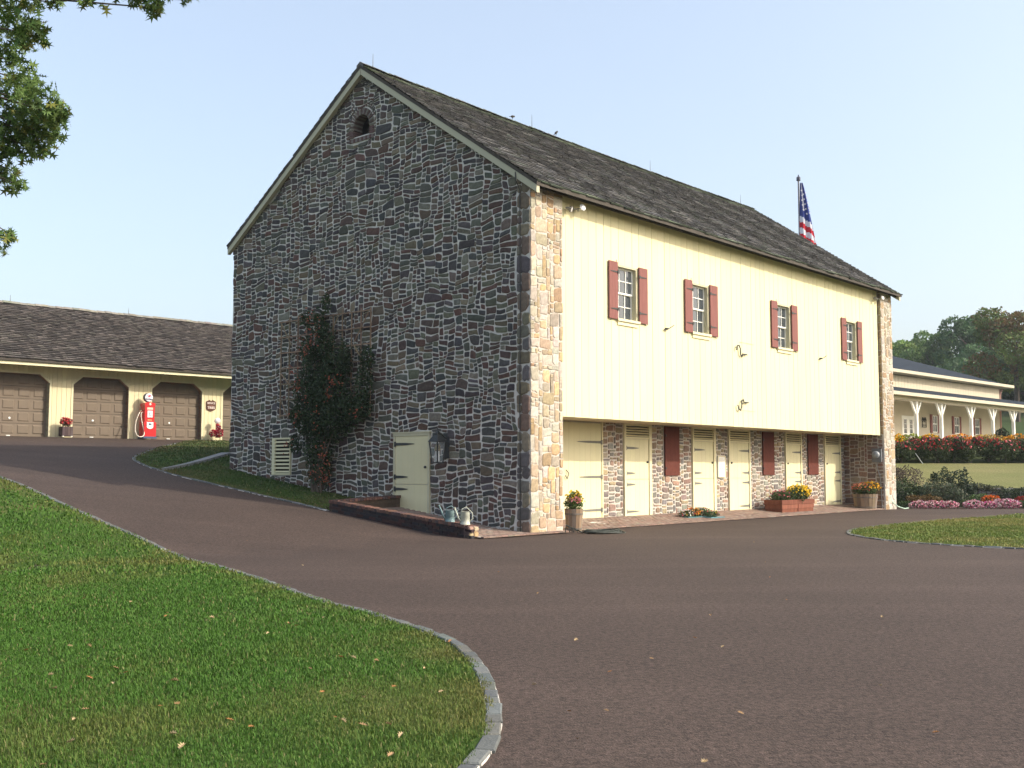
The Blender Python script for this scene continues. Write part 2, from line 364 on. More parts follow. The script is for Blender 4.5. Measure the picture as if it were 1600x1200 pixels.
DARK = [tuple(c*.82*k for c, k in zip(q, (1.05, 1.02, .90))) for q in [(.095, .08, .092), (.115, .085, .085), (.08, .083, .095), (.10, .105, .098), (.135, .085, .078), (.075, .07, .08), (.12, .13, .12), (.15, .125, .10), (.11, .10, .115), (.085, .09, .10), (.14, .145, .12), (.12, .078, .075)]]
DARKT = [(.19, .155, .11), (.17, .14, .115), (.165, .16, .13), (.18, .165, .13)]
QUOIN = [tuple(c*.78*k for c, k in zip(q, (.97, 1.0, 1.0))) for q in [(.50, .38, .25), (.48, .36, .26), (.56, .47, .36), (.44, .30, .18), (.52, .46, .38), (.42, .36, .28), (.55, .50, .42), (.60, .54, .46)]]
FRONTW = [(.26, .24, .20), (.19, .18, .17), (.33, .29, .22), (.24, .17, .13), (.27, .19, .145), (.21, .17, .15), (.30, .24, .16), (.20, .185, .165), (.25, .25, .22), (.17, .145, .13), (.30, .20, .15), (.36, .29, .19)]
def pack(W_, H_, cw, ch, allowed, sizes, seed):
    r = random.Random(seed); nx = int(W_/cw); nz = int(H_/ch)
    occ = np.zeros((nz+12, nx), bool)
    for j in range(nz):
        for i in range(nx):
            if not allowed((i+.5)*cw, (j+.5)*ch): occ[j, i] = True
    occ[nz:, :] = True
    out = []
    for j in range(nz):
        i = 0
        while i < nx:
            if occ[j, i]: i += 1; continue
            run = 0
            while i+run < nx and not occ[j, i+run] and run < 18: run += 1
            w, h = r.choice(sizes)
            if w > run: w = run
            mn = 2 if cw > .04 else 4
            if 0 < run-w < mn: w = run if run < 14 else max(mn, w-mn)
            if w < mn: h = min(h, r.choice([3, 4, 5]))
            while h > 1 and occ[j:j+h, i:i+w].any(): h -= 1
            # avoid leaving a one-cell slit against a stone above
            occ[j:j+h, i:i+w] = True
            out.append((i*cw, j*ch, w*cw, h*ch)); i += w
    return out

def stone_geo(x, z, w, h, gap, proud, r, warp=.03, ph=0.0, rounding=.3):
    """rubble stone outline in (x,z) plane facing -y; returns verts, faces"""
    hw, hh = w/2-gap, h/2-gap
    if hw < .018: hw = .018
    if hh < .014: hh = .014
    cx, cz = x+w/2, z+h/2
    rr = min(hw, hh)*r.uniform(rounding*.8, rounding*2.1)
    j = lambda a: r.uniform(-a, a)
    ja, jb = hw*.10, hh*.17
    base = []
    for sx, sz in ((-1, -1), (1, -1), (1, 1), (-1, 1)):
        px, pz = sx*hw+j(ja), sz*hh+j(jb)
        k1_, k2_ = rr*r.uniform(.5, 1.2), rr*r.uniform(.5, 1.2)
        a = (px-sx*k1_, pz); b = (px, pz-sz*k2_)
        base += ([b, a] if sx*sz < 0 else [a, b]) if False else ([b, a] if (sx, sz) in ((-1, -1), (1, 1)) else [a, b])
    if hw > .09:   # extra bottom/top midpoints
        base.insert(2, (j(hw*.4), -hh+j(jb))); base.insert(7, (j(hw*.4), hh+j(jb)))
    n = len(base); c0 = (sum(p[0] for p in base)/n, sum(p[1] for p in base)/n)
    def wp(px, pz):
        gx, gz = cx+px, cz+pz
        return (px+wob(gx, gz, 2.3, warp, ph), pz+wob(gz, gx, 2.6, warp, ph+4)+wob(gx, gz, .9, warp*.8, ph))
    tilt = j(.006)
    V = []
    for k, y in ((1.0, .01), (.985, -proud*.6), (.80, -proud)):
        for p in base:
            q = wp(c0[0]+(p[0]-c0[0])*k, c0[1]+(p[1]-c0[1])*k); V.append((q[0], y+(j(.004) if k < .9 else 0)+tilt*p[0]/max(hw, .05), q[1]))
    q = wp(*c0); V.append((q[0], -proud*1.05, q[1]))
    F = [(i, (i+1) % n, n+(i+1) % n, n+i) for i in range(n)]+[(n+i, n+(i+1) % n, 2*n+(i+1) % n, 2*n+i) for i in range(n)]+[(2*n+i, 2*n+(i+1) % n, 3*n) for i in range(n)]
    return (cx, cz), V, F

# ------------------------------------------------------------------ THE BARN
LA, DB, EH, PH = 22.35, 12.3, 8.60, 12.90
barn = thing('stone_barn', 'large stone bank barn with cream board front, cedar roof and red shuttered windows', 'barn', (CX, CY, 0), ANG)
all_stones = []      # (size measure, verts in barn coords centre, verts, faces, color, frame matrix)
def frame_front(b):  # stone plane facing -b (front): local x=a, z=z, y offset b
    return Matrix.Translation((0, b, 0))
GABM = Matrix(((0, 1, 0, 0), (-1, 0, 0, 0), (0, 0, 1, 0), (0, 0, 0, 1))) # x' = y ; placeholder
# gable plane at a=0 facing -a: stone local x runs towards -b so that it is right handed: (x,y,z)->(a=y, b=-x)
GABM = Matrix(((0, 1, 0, 0), (-1, 0, 0, 0), (0, 0, 1, 0), (0, 0, 0, 1)))
def add_stones(rects, x0, z0, Mx, palette, seed, gap=.019, proud=.022, px_per_m=55, warp=.03, tans=None, tanp=.06, rounding=.3, size_bias=1.0, vr=.16):
    r = random.Random(seed)
    for (x, z, w, h) in rects:
        c, V, F = stone_geo(x0+x, z0+z, w, h, gap, proud*r.uniform(.7, 1.25), r, warp, 0, rounding)
        pc = r.choice(palette)
        if tans and r.random() < tanp: pc = r.choice(tans)
        cc = vary(pc, vr, r)
        all_stones.append((w*h*size_bias, c, V, F, cc, Mx))

roofz = lambda b: EH+(PH-EH)*(1-abs(b-6.15)/6.15)
DOOR = (3.38, 4.76, 0.30, 2.52); LOUV = (9.2, 10.08, 1.40, 2.50); VENT = (6.22, 11.26, .35)
def gal_ok(x, z):
    b = DB-x            # packing x from far (b=12.3) to near
    if z > roofz(b)-.10: return False
    if b < .42: return False
    if DOOR[0]-.02 < b < DOOR[1]+.02 and z < DOOR[3]+.02: return False
    if LOUV[0]-.02 < b < LOUV[1]+.02 and LOUV[2]-.02 < z < LOUV[3]+.02: return False
    if (b-VENT[0])**2 + (z-VENT[1])**2 < .55**2 and z > VENT[1]: return False
    if abs(b-VENT[0]) < .54 and VENT[1]-.42 < z <= VENT[1]: return False
    if z < tz(*W(0, b)[:2])-.1: return False
    return True
SZ = [(18, 7), (14, 5), (12, 4), (10, 4), (16, 5), (9, 4), (8, 4), (11, 5), (7, 3), (13, 4), (6, 4), (8, 5), (5, 3), (12, 7), (9, 3), (6, 3), (10, 5), (7, 5), (15, 4), (8, 3), (4, 3), (9, 5), (10, 3), (5, 4)]
rects = pack(DB, 13.2, .035, .034, gal_ok, SZ, 3)
Mg = Matrix.Translation((0, DB, 0)) @ GABM
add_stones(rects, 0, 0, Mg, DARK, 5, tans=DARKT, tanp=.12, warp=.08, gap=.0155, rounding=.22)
# quoins on the gable side of the near corner
z = 0.0; k = 0; qr = random.Random(4); q = []
while z < EH-.15:
    h = qr.uniform(.28, .5); w = (.26, .42)[k % 2]
    q.append((DB-w, z, w, h))
    if w < .40: q.append((DB-.42, z, .42-w, h*.5)); q.append((DB-.42, z+h*.5, .42-w, h*.5))
    z += h; k += 1
add_stones(q, 0, 0, Mg, [(.19, .155, .11), (.15, .135, .115), (.20, .17, .125), (.12, .11, .11), (.17, .12, .095)], 8, warp=.008, proud=.03, gap=.012)
# near pier front face
SZP = [(9, 8), (8, 6), (6, 5), (7, 5), (5, 4), (4, 3), (6, 3), (10, 7), (3, 2), (4, 2), (5, 6), (7, 8), (3, 3)]
rects = pack(1.25, 8.5, .05, .045, lambda x, z: True, SZP, 21)
add_stones(rects, 0, 0, frame_front(0), QUOIN+[(.5, .36, .2)], 9, gap=.010, proud=.018, warp=.02, rounding=.2, size_bias=1.1, vr=.16)
# far pier front and its inner return
rects = pack(1.05, 8.5, .05, .045, lambda x, z: True, SZP, 22)
add_stones(rects, 21.3, 0, frame_front(0), QUOIN, 10, gap=.014, proud=.016, warp=.012, rounding=.35, size_bias=.45, vr=.12)
Mi = Matrix.Translation((21.3, 1.65, 0)) @ GABM
rects = pack(1.65, 2.95, .05, .045, lambda x, z: True, [(8, 4), (6, 4), (9, 5), (5, 3), (7, 3), (4, 3)], 23)
add_stones(rects, 0, 0, Mi, [(.22, .13, .10), (.20, .14, .11), (.26, .18, .12), (.17, .12, .10), (.24, .20, .15)], 12, gap=.016, warp=.012, size_bias=.6)
rects = pack(.14, 5.6, .07, .045, lambda x, z: True, [(2, 5), (2, 7)], 24)
add_stones(rects, 1.51, 2.92, Mi, [(.3, .22, .13), (.35, .28, .17), (.26, .19, .13)], 13, gap=.01, warp=.004, size_bias=.3)
# recess wall
OPEN = [(1.25, 5.13), (6.17, 7.6), (9.92, 11.36), (12.2, 13.66), (16.26, 17.55), (19.48, 20.92)]
SHUT = [(8.33, 9.14), (14.56, 15.38), (18.06, 18.90)]
def rec_ok(x, z):
    a = x+1.25
    for o in OPEN:
        if o[0]-.01 < a < o[1]+.01: return False
    for s in SHUT:
        if s[0]-.02 < a < s[1]+.02 and z > 1.33: return False
    if 11.45 < a < 11.99 and 1.28 < z < 2.0: return False
    return True
rects = pack(20.05, 2.95, .05, .045, rec_ok, [(8, 4), (6, 4), (7, 3), (6, 3), (5, 3), (4, 3), (5, 4), (4, 2), (3, 2), (6, 2), (7, 5), (3, 3)], 25)
add_stones(rects, 1.25, .03, frame_front(1.65), FRONTW, 14, gap=.02, warp=.02, size_bias=.65)

all_stones.sort(key=lambda s: -s[0])
rest = MB()
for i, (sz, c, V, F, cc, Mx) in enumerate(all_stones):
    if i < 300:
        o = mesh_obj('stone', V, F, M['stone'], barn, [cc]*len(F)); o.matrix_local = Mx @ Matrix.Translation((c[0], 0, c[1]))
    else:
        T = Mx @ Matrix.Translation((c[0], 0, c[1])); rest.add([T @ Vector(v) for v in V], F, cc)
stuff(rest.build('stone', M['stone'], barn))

# walls (mortar bodies)
def gable_wall():
    bm = bmesh.new()
    zb = -.3
    outer = [(0, zb), (DB, zb), (DB, EH), (6.15, PH), (0, EH)]
    inner = [(VENT[0]+VENT[2]*math.cos(t), VENT[1]+VENT[2]*math.sin(t)) for t in np.linspace(0, math.pi, 13)]+[(VENT[0]-VENT[2], VENT[1]-.26), (VENT[0]+VENT[2], VENT[1]-.26)]
    es = []
    for lp in (outer, inner):
        vs = [bm.verts.new((0, b, z)) for b, z in lp]
        es += [bm.edges.new((vs[i], vs[(i+1) % len(vs)])) for i in range(len(vs))]
    bmesh.ops.triangle_fill(bm, edges=es, use_beauty=True)
    for f in bm.faces:
        if f.normal.x > 0: f.normal_flip()
    me = bpy.data.meshes.new('gable_wall'); bm.to_mesh(me); bm.free(); me.materials.append(M['mortar'])
    o = bpy.data.objects.new('gable_wall', me); col.objects.link(o); o.parent = barn
    inner = inner[::-1]
    mb = MB(); n = len(inner)
    mb.add([(0.0, b, z) for b, z in inner]+[(.5, b, z) for b, z in inner], [(i, (i+1) % n, n+(i+1) % n, n+i) for i in range(n)])
    mb.add([(.5, b, z) for b, z in inner], [tuple(range(n))])
    mb.build('vent_recess', mat('vent_dark', (.05, .045, .045), rough=.9, noise=.2, nscale=10), barn)
    # brick arch and sill
    k = 0
    for t in np.linspace(-.05, math.pi+.05, 19):
        cx, cz = VENT[0]+.43*math.cos(t), VENT[1]+.43*math.sin(t)
        b = MB(); b.box(-.03, .30, -.095, .095, -.028, .028, vary((.12, .085, .075) if k % 2 else (.20, .18, .155), .15))
        o = b.build('brick', M['brick'], barn, loc=(0, cx, cz)); o.rotation_euler = (t, 0, 0); k += 1
    for s in (-1, 1):
        for i in range(3):
            b = MB(); b.box(-.028, .30, -.095, .095, -.03, .03, vary((.13, .085, .08), .15)); b.build('brick', M['brick'], barn, loc=(0, VENT[0]+s*.43, VENT[1]-.1-.072*i))
    for i in range(12):
        b = MB(); b.box(-.04, .30, -.032, .032, -.06, .05, vary((.12, .075, .07) if i % 2 else (.22, .19, .18), .12)); b.build('brick', M['brick'], barn, loc=(0, VENT[0]-.47+i*.085, VENT[1]-.36))
gable_wall()
wb = MB()
wb.box(.02, 1.25, 0, 1.66, -.2, 8.62); wb.build('pier', M['mortar_pale'], barn)
wb = MB(); wb.box(21.3, 22.35, 0, 1.66, -.2, 8.62); wb.build('pier', M['mortar_pale'], barn)
wb = MB(); wb.box(1.25, 21.3, 1.65, 1.9, -.2, 3.0)
wb.build('recess_wall', M['mortar_pale'], barn)
wb = MB(); wb.add([(22.35, 1.66, -.2), (22.35, DB, -.2), (22.35, DB, EH), (22.35, 6.15, PH), (22.35, 1.66, roofz(1.66))], [(0, 1, 2, 3, 4)])
wb.add([(22.34, DB, -.2), (0.02, DB, -.2), (.02, DB, EH), (22.34, DB, EH)], [(0, 1, 2, 3)])
wb.build('wall', M['mortar'], barn)
wb = MB(); wb.box(1.25, 21.3, .36, 1.9, 2.985, 8.55); wb.build('timber_core', M['olive'], barn)
wb = MB(); wb.box(1.25, 21.3, .17, 1.65, 2.90, 2.975); wb.build('soffit', mat('soffit_paint', (.50, .42, .28), rough=.8, noise=.08, nscale=5), barn)

# siding boards with window openings
WIN = [(3.67, 4.72), (7.45, 8.51), (12.77, 13.84), (18.16, 19.20)]
WZ = (5.60, 7.08)
a = 1.26; brd = random.Random(31)
while a < 21.22:
    w = brd.uniform(.29, .35); a1 = min(a+w, 21.24)
    segs = [(2.89, 8.62)]
    pieces = [(a, a1-.011)]
    cc = vary((.67, .625, .39), .03, brd)
    mb = MB(); y0 = .12+brd.uniform(-.003, .003)
    hit = None
    for (w0, w1) in WIN:
        if a < w1 and a1 > w0: hit = (w0, w1)
    if hit is None: mb.box(a, a1-.011, y0, .165, 2.885+brd.uniform(-.004, .004), 8.62, cc)
    else:
        w0, w1 = hit
        xa, xb = a, a1-.011
        if a < w0-.02 or a1 > w1+.02:      # notched round the opening: one L or U shaped board
            n0, n1 = max(xa, w0), min(xb, w1)
            outl = [(xa, 2.885), (xb, 2.885), (xb, WZ[0]), (n0, WZ[0]), (n0, WZ[1]), (xb, WZ[1]), (xb, 8.62), (xa, 8.62)] if a < w0-.02 else [(xa, 2.885), (xb, 2.885), (xb, 8.62), (xa, 8.62), (xa, WZ[1]), (n1, WZ[1]), (n1, WZ[0]), (xa, WZ[0])]
            mb.prism(outl, y0, .165, cc)
        else:
            mb.box(xa, xb, y0, .165, 2.885, WZ[0], cc); mb.build('board', M['board'], barn)
            mb = MB(); mb.box(xa, xb, y0, .165, WZ[1], 8.62, cc)
    mb.build('board', M['board'], barn); a = a1
cb = MB(); cb.box(1.26, 21.24, .166, .19, 2.89, WZ[0]); cb.box(1.26, 21.24, .166, .19, WZ[1], 8.5)
xs = [1.26]+[v for w in WIN for v in w]+[21.24]
for i in range(0, len(xs), 2): cb.box(xs[i], xs[i+1], .166, .19, WZ[0], WZ[1])
cb.build('siding_backing', M['olive'], barn)

def strap(mb, x, z, L, y, dirn, h=.055):
    """tapered strap hinge; x pivot end, runs dirn*L"""
    pts = [(0, -h/2), (dirn*L*.55, -h*.42), (dirn*L*.93, -h*.16), (dirn*L, 0), (dirn*L*.93, h*.16), (dirn*L*.55, h*.42), (0, h/2)]
    if dirn < 0: pts = pts[::-1]
    mb.prism([(x+px, z+pz) for px, pz in pts], y-.010, y)
    mb.box(x-.035, x+.035, y-.022, y-.011, z-h*.9, z+h*.9)

shutter_edges = [(3.35, 3.745, 4.76, 5.17), (7.13, 7.53, 8.54, 8.98), (12.44, 12.85, 13.88, 14.30), (17.85, 18.24, 19.24, 19.64)]
for i, (w0, w1) in enumerate(WIN):
    fr = MB()
    # jambs, head, sill
    fr.box(w0-.002, w0+.035, .125, .33, WZ[0], WZ[1]); fr.box(w1-.035, w1+.002, .125, .33, WZ[0], WZ[1])
    fr.box(w0+.035, w1-.035, .125, .33, WZ[1]-.04, WZ[1])
    win = fr.build('window', M['olive'], barn)
    sl = MB(); sl.box(w0+.06, w1+.06, .045, .33, WZ[0]-.055, WZ[0]+.012); sl.box(w0+.10, w1+.02, .085, .118, WZ[0]-.16, WZ[0]-.056); sl.build('sill', M['cream'], win)
    x0, x1 = w0+.037, w1-.037; mid = (WZ[0]+WZ[1])/2
    for (za, zb, y) in ((mid-.02, WZ[1]-.042, .235), (WZ[0]+.014, mid+.015, .27)):
        s = MB(); t = .045
        s.box(x0, x0+t, y, y+.035, za, zb); s.box(x1-t, x1, y, y+.035, za, zb)
        s.box(x0+t, x1-t, y, y+.035, za, za+t); s.box(x0+t, x1-t, y, y+.035, zb-t, zb)
        pw = (x1-x0-2*t)/3
        for k_ in (1, 2): s.box(x0+t+pw*k_-.011, x0+t+pw*k_+.011, y+.003, y+.032, za+t, zb-t)
        zm = (za+zb)/2; s.box(x0+t, x1-t, y+.001, y+.034, zm-.011, zm+.011)
        s.build('sash', M['white'], win)
        for k_ in range(3):
            for (q0, q1) in ((za+t, zm-.012), (zm+.012, zb-t)):
                g = MB(); g.add([(x0+t+pw*k_+.008, y+.02, q0), (x0+t+pw*(k_+1)-.008, y+.02, q0), (x0+t+pw*(k_+1)-.008, y+.02+rnd.uniform(-.004, .004), q1), (x0+t+pw*k_+.008, y+.02, q1)], [(0, 1, 2, 3)])
                g.build('pane', M['glass'], win)
    s0, s1, s2, s3 = shutter_edges[i]
    for (c0, c1, inner, d) in ((s0, s1, s1, -1), (s2, s3, s2, 1)):
        b = MB(); n = 3; pw = (c1-c0)/n
        lean = .02
        for k_ in range(n): b.box(c0+pw*k_+.0015, c0+pw*(k_+1)-.0015, .06-rnd.uniform(0, .003), .095, WZ[0]-.02, WZ[1]+.05)
        b.box(c0+.02, c1-.02, .0955, .118, WZ[0]+.15, WZ[0]+.25); b.box(c0+.02, c1-.02, .0955, .118, WZ[1]-.2, WZ[1]-.1)
        sh = b.build('shutter', M['redshut'], barn)
        for zz in (WZ[0]+.25, WZ[1]-.22):
            hb = MB(); strap(hb, inner, zz, (c1-c0)*.9, .056, d, .045); hb.build('hinge', M['iron'], sh)
        dg = MB(); dg.tube([((c0+c1)/2+d*.12, .11, WZ[0]-.05), ((c0+c1)/2+d*.12, .05, WZ[0]-.07), ((c0+c1)/2+d*.17, .045, WZ[0]-.02)], .008, 5); dg.build('shutter_dog', M['iron'], sh)
    if True:
        pn = MB(); pn.tube([(s1-.02, .1, WZ[1]+.04), (s1-.02, .09, WZ[1]+.12)], .008, 5); pn.build('pin', M['redshut'], barn)

# iron hardware on the siding
def poly_tube(pts, r=.014, name='hook'):
    mb = MB(); mb.tube(pts, r*1.2, 6); return mb.build(name, M['iron'], barn, smooth=True)
for (a_, z_, s) in ((10.34, 5.18, 1), (10.37, 3.66, -1)):
    poly_tube([(a_-.27, .06, z_+.1*s), (a_-.22, .05, z_+.23*s), (a_-.12, .05, z_+.26*s), (a_-.03, .06, z_+.16*s), (a_, .07, z_-.02*s), (a_+.1, .08, z_-.1*s), (a_+.12, .06, z_+.0*s), (a_+.42, .075, z_-.0*s)], .018, 'hook')
for (a_, z_) in ((6.15, 5.56), (16.08, 5.48)):
    mb = MB(); mb.tube([(a_-.15, .10, z_-.05), (a_, .0, z_), (a_+.16, -.06, z_+.10)], .012, 6); mb.box(a_-.05, a_+.03, .04, .112, z_-.03, z_+.02); mb.build('shutter_hook', M['iron'], barn)
mb = MB(); mb.box(10.35, 11.3, .108, .116, 3.40, 3.415); mb.box(10.35, 11.3, .108, .116, 5.55, 5.562); mb.build('loft_door_seam', M['olive'], barn)

# ----- stable doors in the recess
def stable_door(a0, a1, hinge_side, double=False):
    y = 1.65; ztop = 2.9
    fm = MB()
    if double:
        fm.box(a1-.06, a1, y-.05, y, .03, ztop)
        dtop = 2.86; d0, d1 = a0, a1-.07
    else:
        fm.box(a0, a0+.09, y-.06, y+.0, .03, ztop); fm.box(a1-.14 if hinge_side < 0 else a1-.09, a1, y-.06, y, .03, ztop)
        d0, d1 = a0+.095, (a1-.145 if hinge_side < 0 else a1-.095); dtop = 2.45
        fm.box(d0, d1, y-.055, y, 2.46, 2.52); fm.box(d0, d1, y-.055, y, 2.84, 2.9)
    door = fm.build('door', M['cream'], barn)
    n = max(4, round((d1-d0)/.25)); pw = (d1-d0)/n; split = 1.27
    for k_ in range(n):
        p = MB(); c = vary((.66, .62, .40), .025)
        if double: p.box(d0+pw*k_+.002, d0+pw*(k_+1)-.003, y-.03-rnd.uniform(0, .002), y-.002, .05, dtop, c)
        else:
            p.box(d0+pw*k_+.001, d0+pw*(k_+1)-.002, y-.03-rnd.uniform(0, .0015), y-.002, .05, split-.006, c); p.box(d0+pw*k_+.001, d0+pw*(k_+1)-.002, y-.03-rnd.uniform(0, .0015), y-.002, split+.006, dtop, c)
        p.build('plank', M['board'], door)
    if not double:
        for k_ in range(4):
            s = MB(); T = Matrix.Translation(((d0+d1)/2, y-.03, 2.56+.075*k_)) @ Matrix.Rotation(R(35), 4, 'X')
            s.box(-(d1-d0)/2, (d1-d0)/2, -.035, .03, -.008, .008, T=T); s.build('louvre_slat', M['cream'], door)
        bk = MB(); bk.box(d0, d1, y-.008, y-.003, 2.52, 2.84); bk.build('louvre_backing', M['dark'], door)
    hz = [(2.33, 1.15), (1.35, 1.05), (.42, 1.1)] if double else [(2.19, .68), (1.45, .48), (1.12, .48), (.33, .68)]
    px = d1 if hinge_side > 0 else d0
    for z_, L in hz:
        h = MB(); strap(h, px, z_, L, y-.034, -hinge_side, .07); h.build('hinge', M['hinge'], door)
    lx = d0+.08 if hinge_side > 0 else d1-.08
    l = MB(); l.lathe([(.001, -.0), (.03, .0), (.034, .03), (.02, .05), (.001, .055)], 10, T=Matrix.Translation((lx, y-.03, 1.78)) @ Matrix.Rotation(R(90), 4, 'X')); l.build('knob', M['iron'], door)
    return door
stable_door(1.27, 5.13, 1, True)
stable_door(6.17, 7.6, -1); stable_door(9.92, 11.36, -1); stable_door(12.2, 13.66, 1); stable_door(16.26, 17.55, 1); stable_door(19.48, 20.92, 1)
mb = MB(); mb.tube([(3.42, 1.6, 1.55), (3.5, 1.57, 1.45), (3.42, 1.57, 1.3), (3.36, 1.58, 1.4)], .012, 6); mb.build('latch', M['iron'], barn)
for (s0, s1) in SHUT:
    b = MB(); n = 3; pw = (s1-s0)/n
    for k_ in range(n): b.box(s0+pw*k_+.001, s0+pw*(k_+1)-.001, 1.59-rnd.uniform(0, .002), 1.63, 1.37, 2.88)
    o = b.build('red_shutter', M['redpaint'], barn); o['label'] = 'tall barn red shutter between the stable doors'
    for zz in (1.6, 2.6):
        bb = MB(); bb.box(s0, s0+.05, 1.57, 1.589, zz-.03, zz+.03); bb.build('hinge', M['iron'], o)

# ----- gable door, louvre
def gable_door():
    b0, b1, z0, z1 = DOOR
    f = MB(); f.box(-.05, 0, b0, b0+.07, z0, z1); f.box(-.05, 0, b1-.07, b1, z0, z1); f.box(-.055, 0, b0, b1, z1-.075, z1)
    f.box(-.075, 0, b0-.02, b1+.02, z1+.0, z1+.03)
    d = f.build('gable_door', M['olive'], barn); d['label'] = 'cream split door in the shaded stone gable'
    n = 5; pw = (b1-b0-.15)/n
    for k_ in range(n):
        p = MB(); y0 = b0+.075+pw*k_
        c = vary((.66, .60, .38), .02)
        p.box(-.035, -.003, y0+.001, y0+pw-.001, z0+.02, 1.16, c); p.box(-.035, -.003, y0+.001, y0+pw-.001, 1.175, z1-.08, c); p.build('plank', M['board'], d)
    for z_, L in ((2.23, .75), (1.36, .5), (1.04, .5), (.36, .6)):
        h = MB(); strap(h, 0, 0, L, 0, 1, .075); o = h.build('hinge', M['iron'], d); o.matrix_local = Matrix.Translation((-.037, b1-.07, z_)) @ GABM
    l = MB(); l.lathe([(.001, 0), (.032, .0), (.034, .03), (.02, .05), (.001, .055)], 10, T=Matrix.Translation((-.035, b0+.16, 1.62)) @ Matrix.Rotation(R(-90), 4, 'Y')); l.build('knob', M['iron'], d)
gable_door()
def louvre():
    b0, b1, z0, z1 = LOUV
    f = MB(); t = .09
    f.box(-.06, 0, b0, b0+.03, z0, z1); f.box(-.06, 0, b1-t*1.6, b1, z0, z1); f.box(-.06, 0, b0+.03, b1-t*1.6, z1-.05, z1); f.box(-.06, 0, b0+.03, b1-t*1.6, z0, z0+.05)
    d = f.build('louvre_window', M['cream'], barn)
    bk = MB(); bk.box(-.008, -.003, b0+.02, b1-t, z0, z1); bk.build('backing', M['dark'], d)
    for k_ in range(9):
        s = MB(); T = Matrix.Translation((-.03, (b0+.03+b1-t*1.6)/2, z0+.1+k_*.11)) @ Matrix.Rotation(R(-38), 4, 'Y')
        hw = (b1-b0-t*1.6-.03)/2; s.box(-.05, .03, -hw, hw, -.008, .008, T=T); s.build('slat', M['cream'], d)
louvre()

# ----- roof
def shingle_field(name, parent, x0, x1, s_len, origin, sdir, ndir, exposure, wmin, wmax, palette, seed, xdir=(1, 0, 0), thick=.022, sag=0.0, moss=False):
    g = np.random.default_rng(seed); rows = int(s_len/exposure)+1
    X0 = []; X1 = []; S = []; L = []; T = []; C = []
    pal = np.array(palette)
    for r_ in range(rows):
        n = int((x1-x0)/(.5*(wmin+wmax))*1.15)
        w = g.uniform(wmin, wmax, n); e = x0-g.uniform(0, wmax)+np.concatenate([[0], np.cumsum(w)])
        a0 = np.clip(e[:-1]+.003, x0, x1); a1 = np.clip(e[1:]-.003, x0, x1); ok = a1-a0 > .02
        a0 = a0[ok]; a1 = a1[ok]; m_ = len(a0)
        X0.append(a0); X1.append(a1); S.append(r_*exposure+g.normal(0, exposure*.07, m_)); L.append(np.full(m_, exposure*1.25))
        T.append(thick*g.uniform(.7, 1.35, m_))
        base = pal[g.integers(0, len(pal), m_)]*g.uniform(.72, 1.28, (m_, 1))*g.uniform(.86, 1.15)
        if moss and (r_ < 1 or r_ > rows-4): base = base*np.array([1.35, 1.6, 1.15])
        C.append(base)
    X0 = np.concatenate(X0); X1 = np.concatenate(X1); S = np.concatenate(S); L = np.concatenate(L); T = np.concatenate(T); C = np.concatenate(C)
    S1 = np.minimum(S+L, s_len+.02); o = np.array(origin); sd_ = np.array(sdir); nd = np.array(ndir); xd = np.array(xdir)
    def P(x, s, n_):
        base = o+x[:, None]*xd+s[:, None]*sd_+n_[:, None]*nd
        if sag: base[:, 2] -= sag*np.sin(np.pi*np.clip((x-x0)/(x1-x0), 0, 1))*(s/s_len)+.012*np.sin(x*1.7+s*.8)
        return base
    lo = np.zeros_like(T); V = np.stack([P(X0, S, T+.012), P(X1, S, T+.012), P(X1, S1, lo+.004), P(X0, S1, lo+.004), P(X0, S, lo-.004), P(X1, S, lo-.004)], 1).reshape(-1, 3)
    k = np.arange(len(T))*6
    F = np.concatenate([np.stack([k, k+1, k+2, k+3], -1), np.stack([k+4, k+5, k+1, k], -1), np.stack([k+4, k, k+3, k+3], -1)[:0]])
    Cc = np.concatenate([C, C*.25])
    return stuff(np_obj(name, V, F, M['shingle'], parent, Cc))
GREY = [tuple(c*.66*k for c, k in zip(q, (1.25, 1.28, 1.36))) for q in [(.115, .116, .118), (.105, .103, .10), (.15, .145, .135), (.075, .075, .076), (.13, .128, .126), (.108, .118, .10), (.17, .163, .15)]]
sl = math.atan((13.0-8.5)/6.5); sdv = (0, math.cos(sl), math.sin(sl)); ndv = (0, -math.sin(sl), math.cos(sl)); slen = math.hypot(4.5, 6.5)
RA0, RA1 = -.17, 22.6
# deck slabs
dk = MB()
th = .10
def slab(y0, z0, y1, z1, n):
    nx = 12; V = []; F = []
    for i in range(nx+1):
        x = RA0+.01+(RA1-RA0-.02)*i/nx; sg = .06*math.sin(math.pi*i/nx)
        V += [(x, y0, z0), (x, y1, z1-sg), (x, y1-n[1]*0, z1-sg-th), (x, y0, z0-th)]
    for i in range(nx):
        b = i*4; F += [(b, b+4, b+5, b+1), (b+3, b+2, b+6, b+7), (b, b+3, b+7, b+4)]
    F += [(0, 1, 2, 3), (nx*4, nx*4+3, nx*4+2, nx*4+1)]
    dk.add(V, F)
slab(-.35, 8.5, 6.15, 13.0, ndv); slab(12.45, 8.64, 6.15, 13.0, (0, 1, 0))
roof = dk.build('roof', M['deck'], barn)
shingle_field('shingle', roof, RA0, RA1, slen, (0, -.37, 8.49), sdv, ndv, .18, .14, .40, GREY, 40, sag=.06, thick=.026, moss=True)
sdb = (0, -math.cos(sl), math.sin(sl)); ndb = (0, math.sin(sl), math.cos(sl))
shingle_field('shingle', roof, RA0, RA1, slen*.972, (0, 12.47, 8.63), sdb, ndb, .29, .2, .42, GREY, 41, sag=.06)
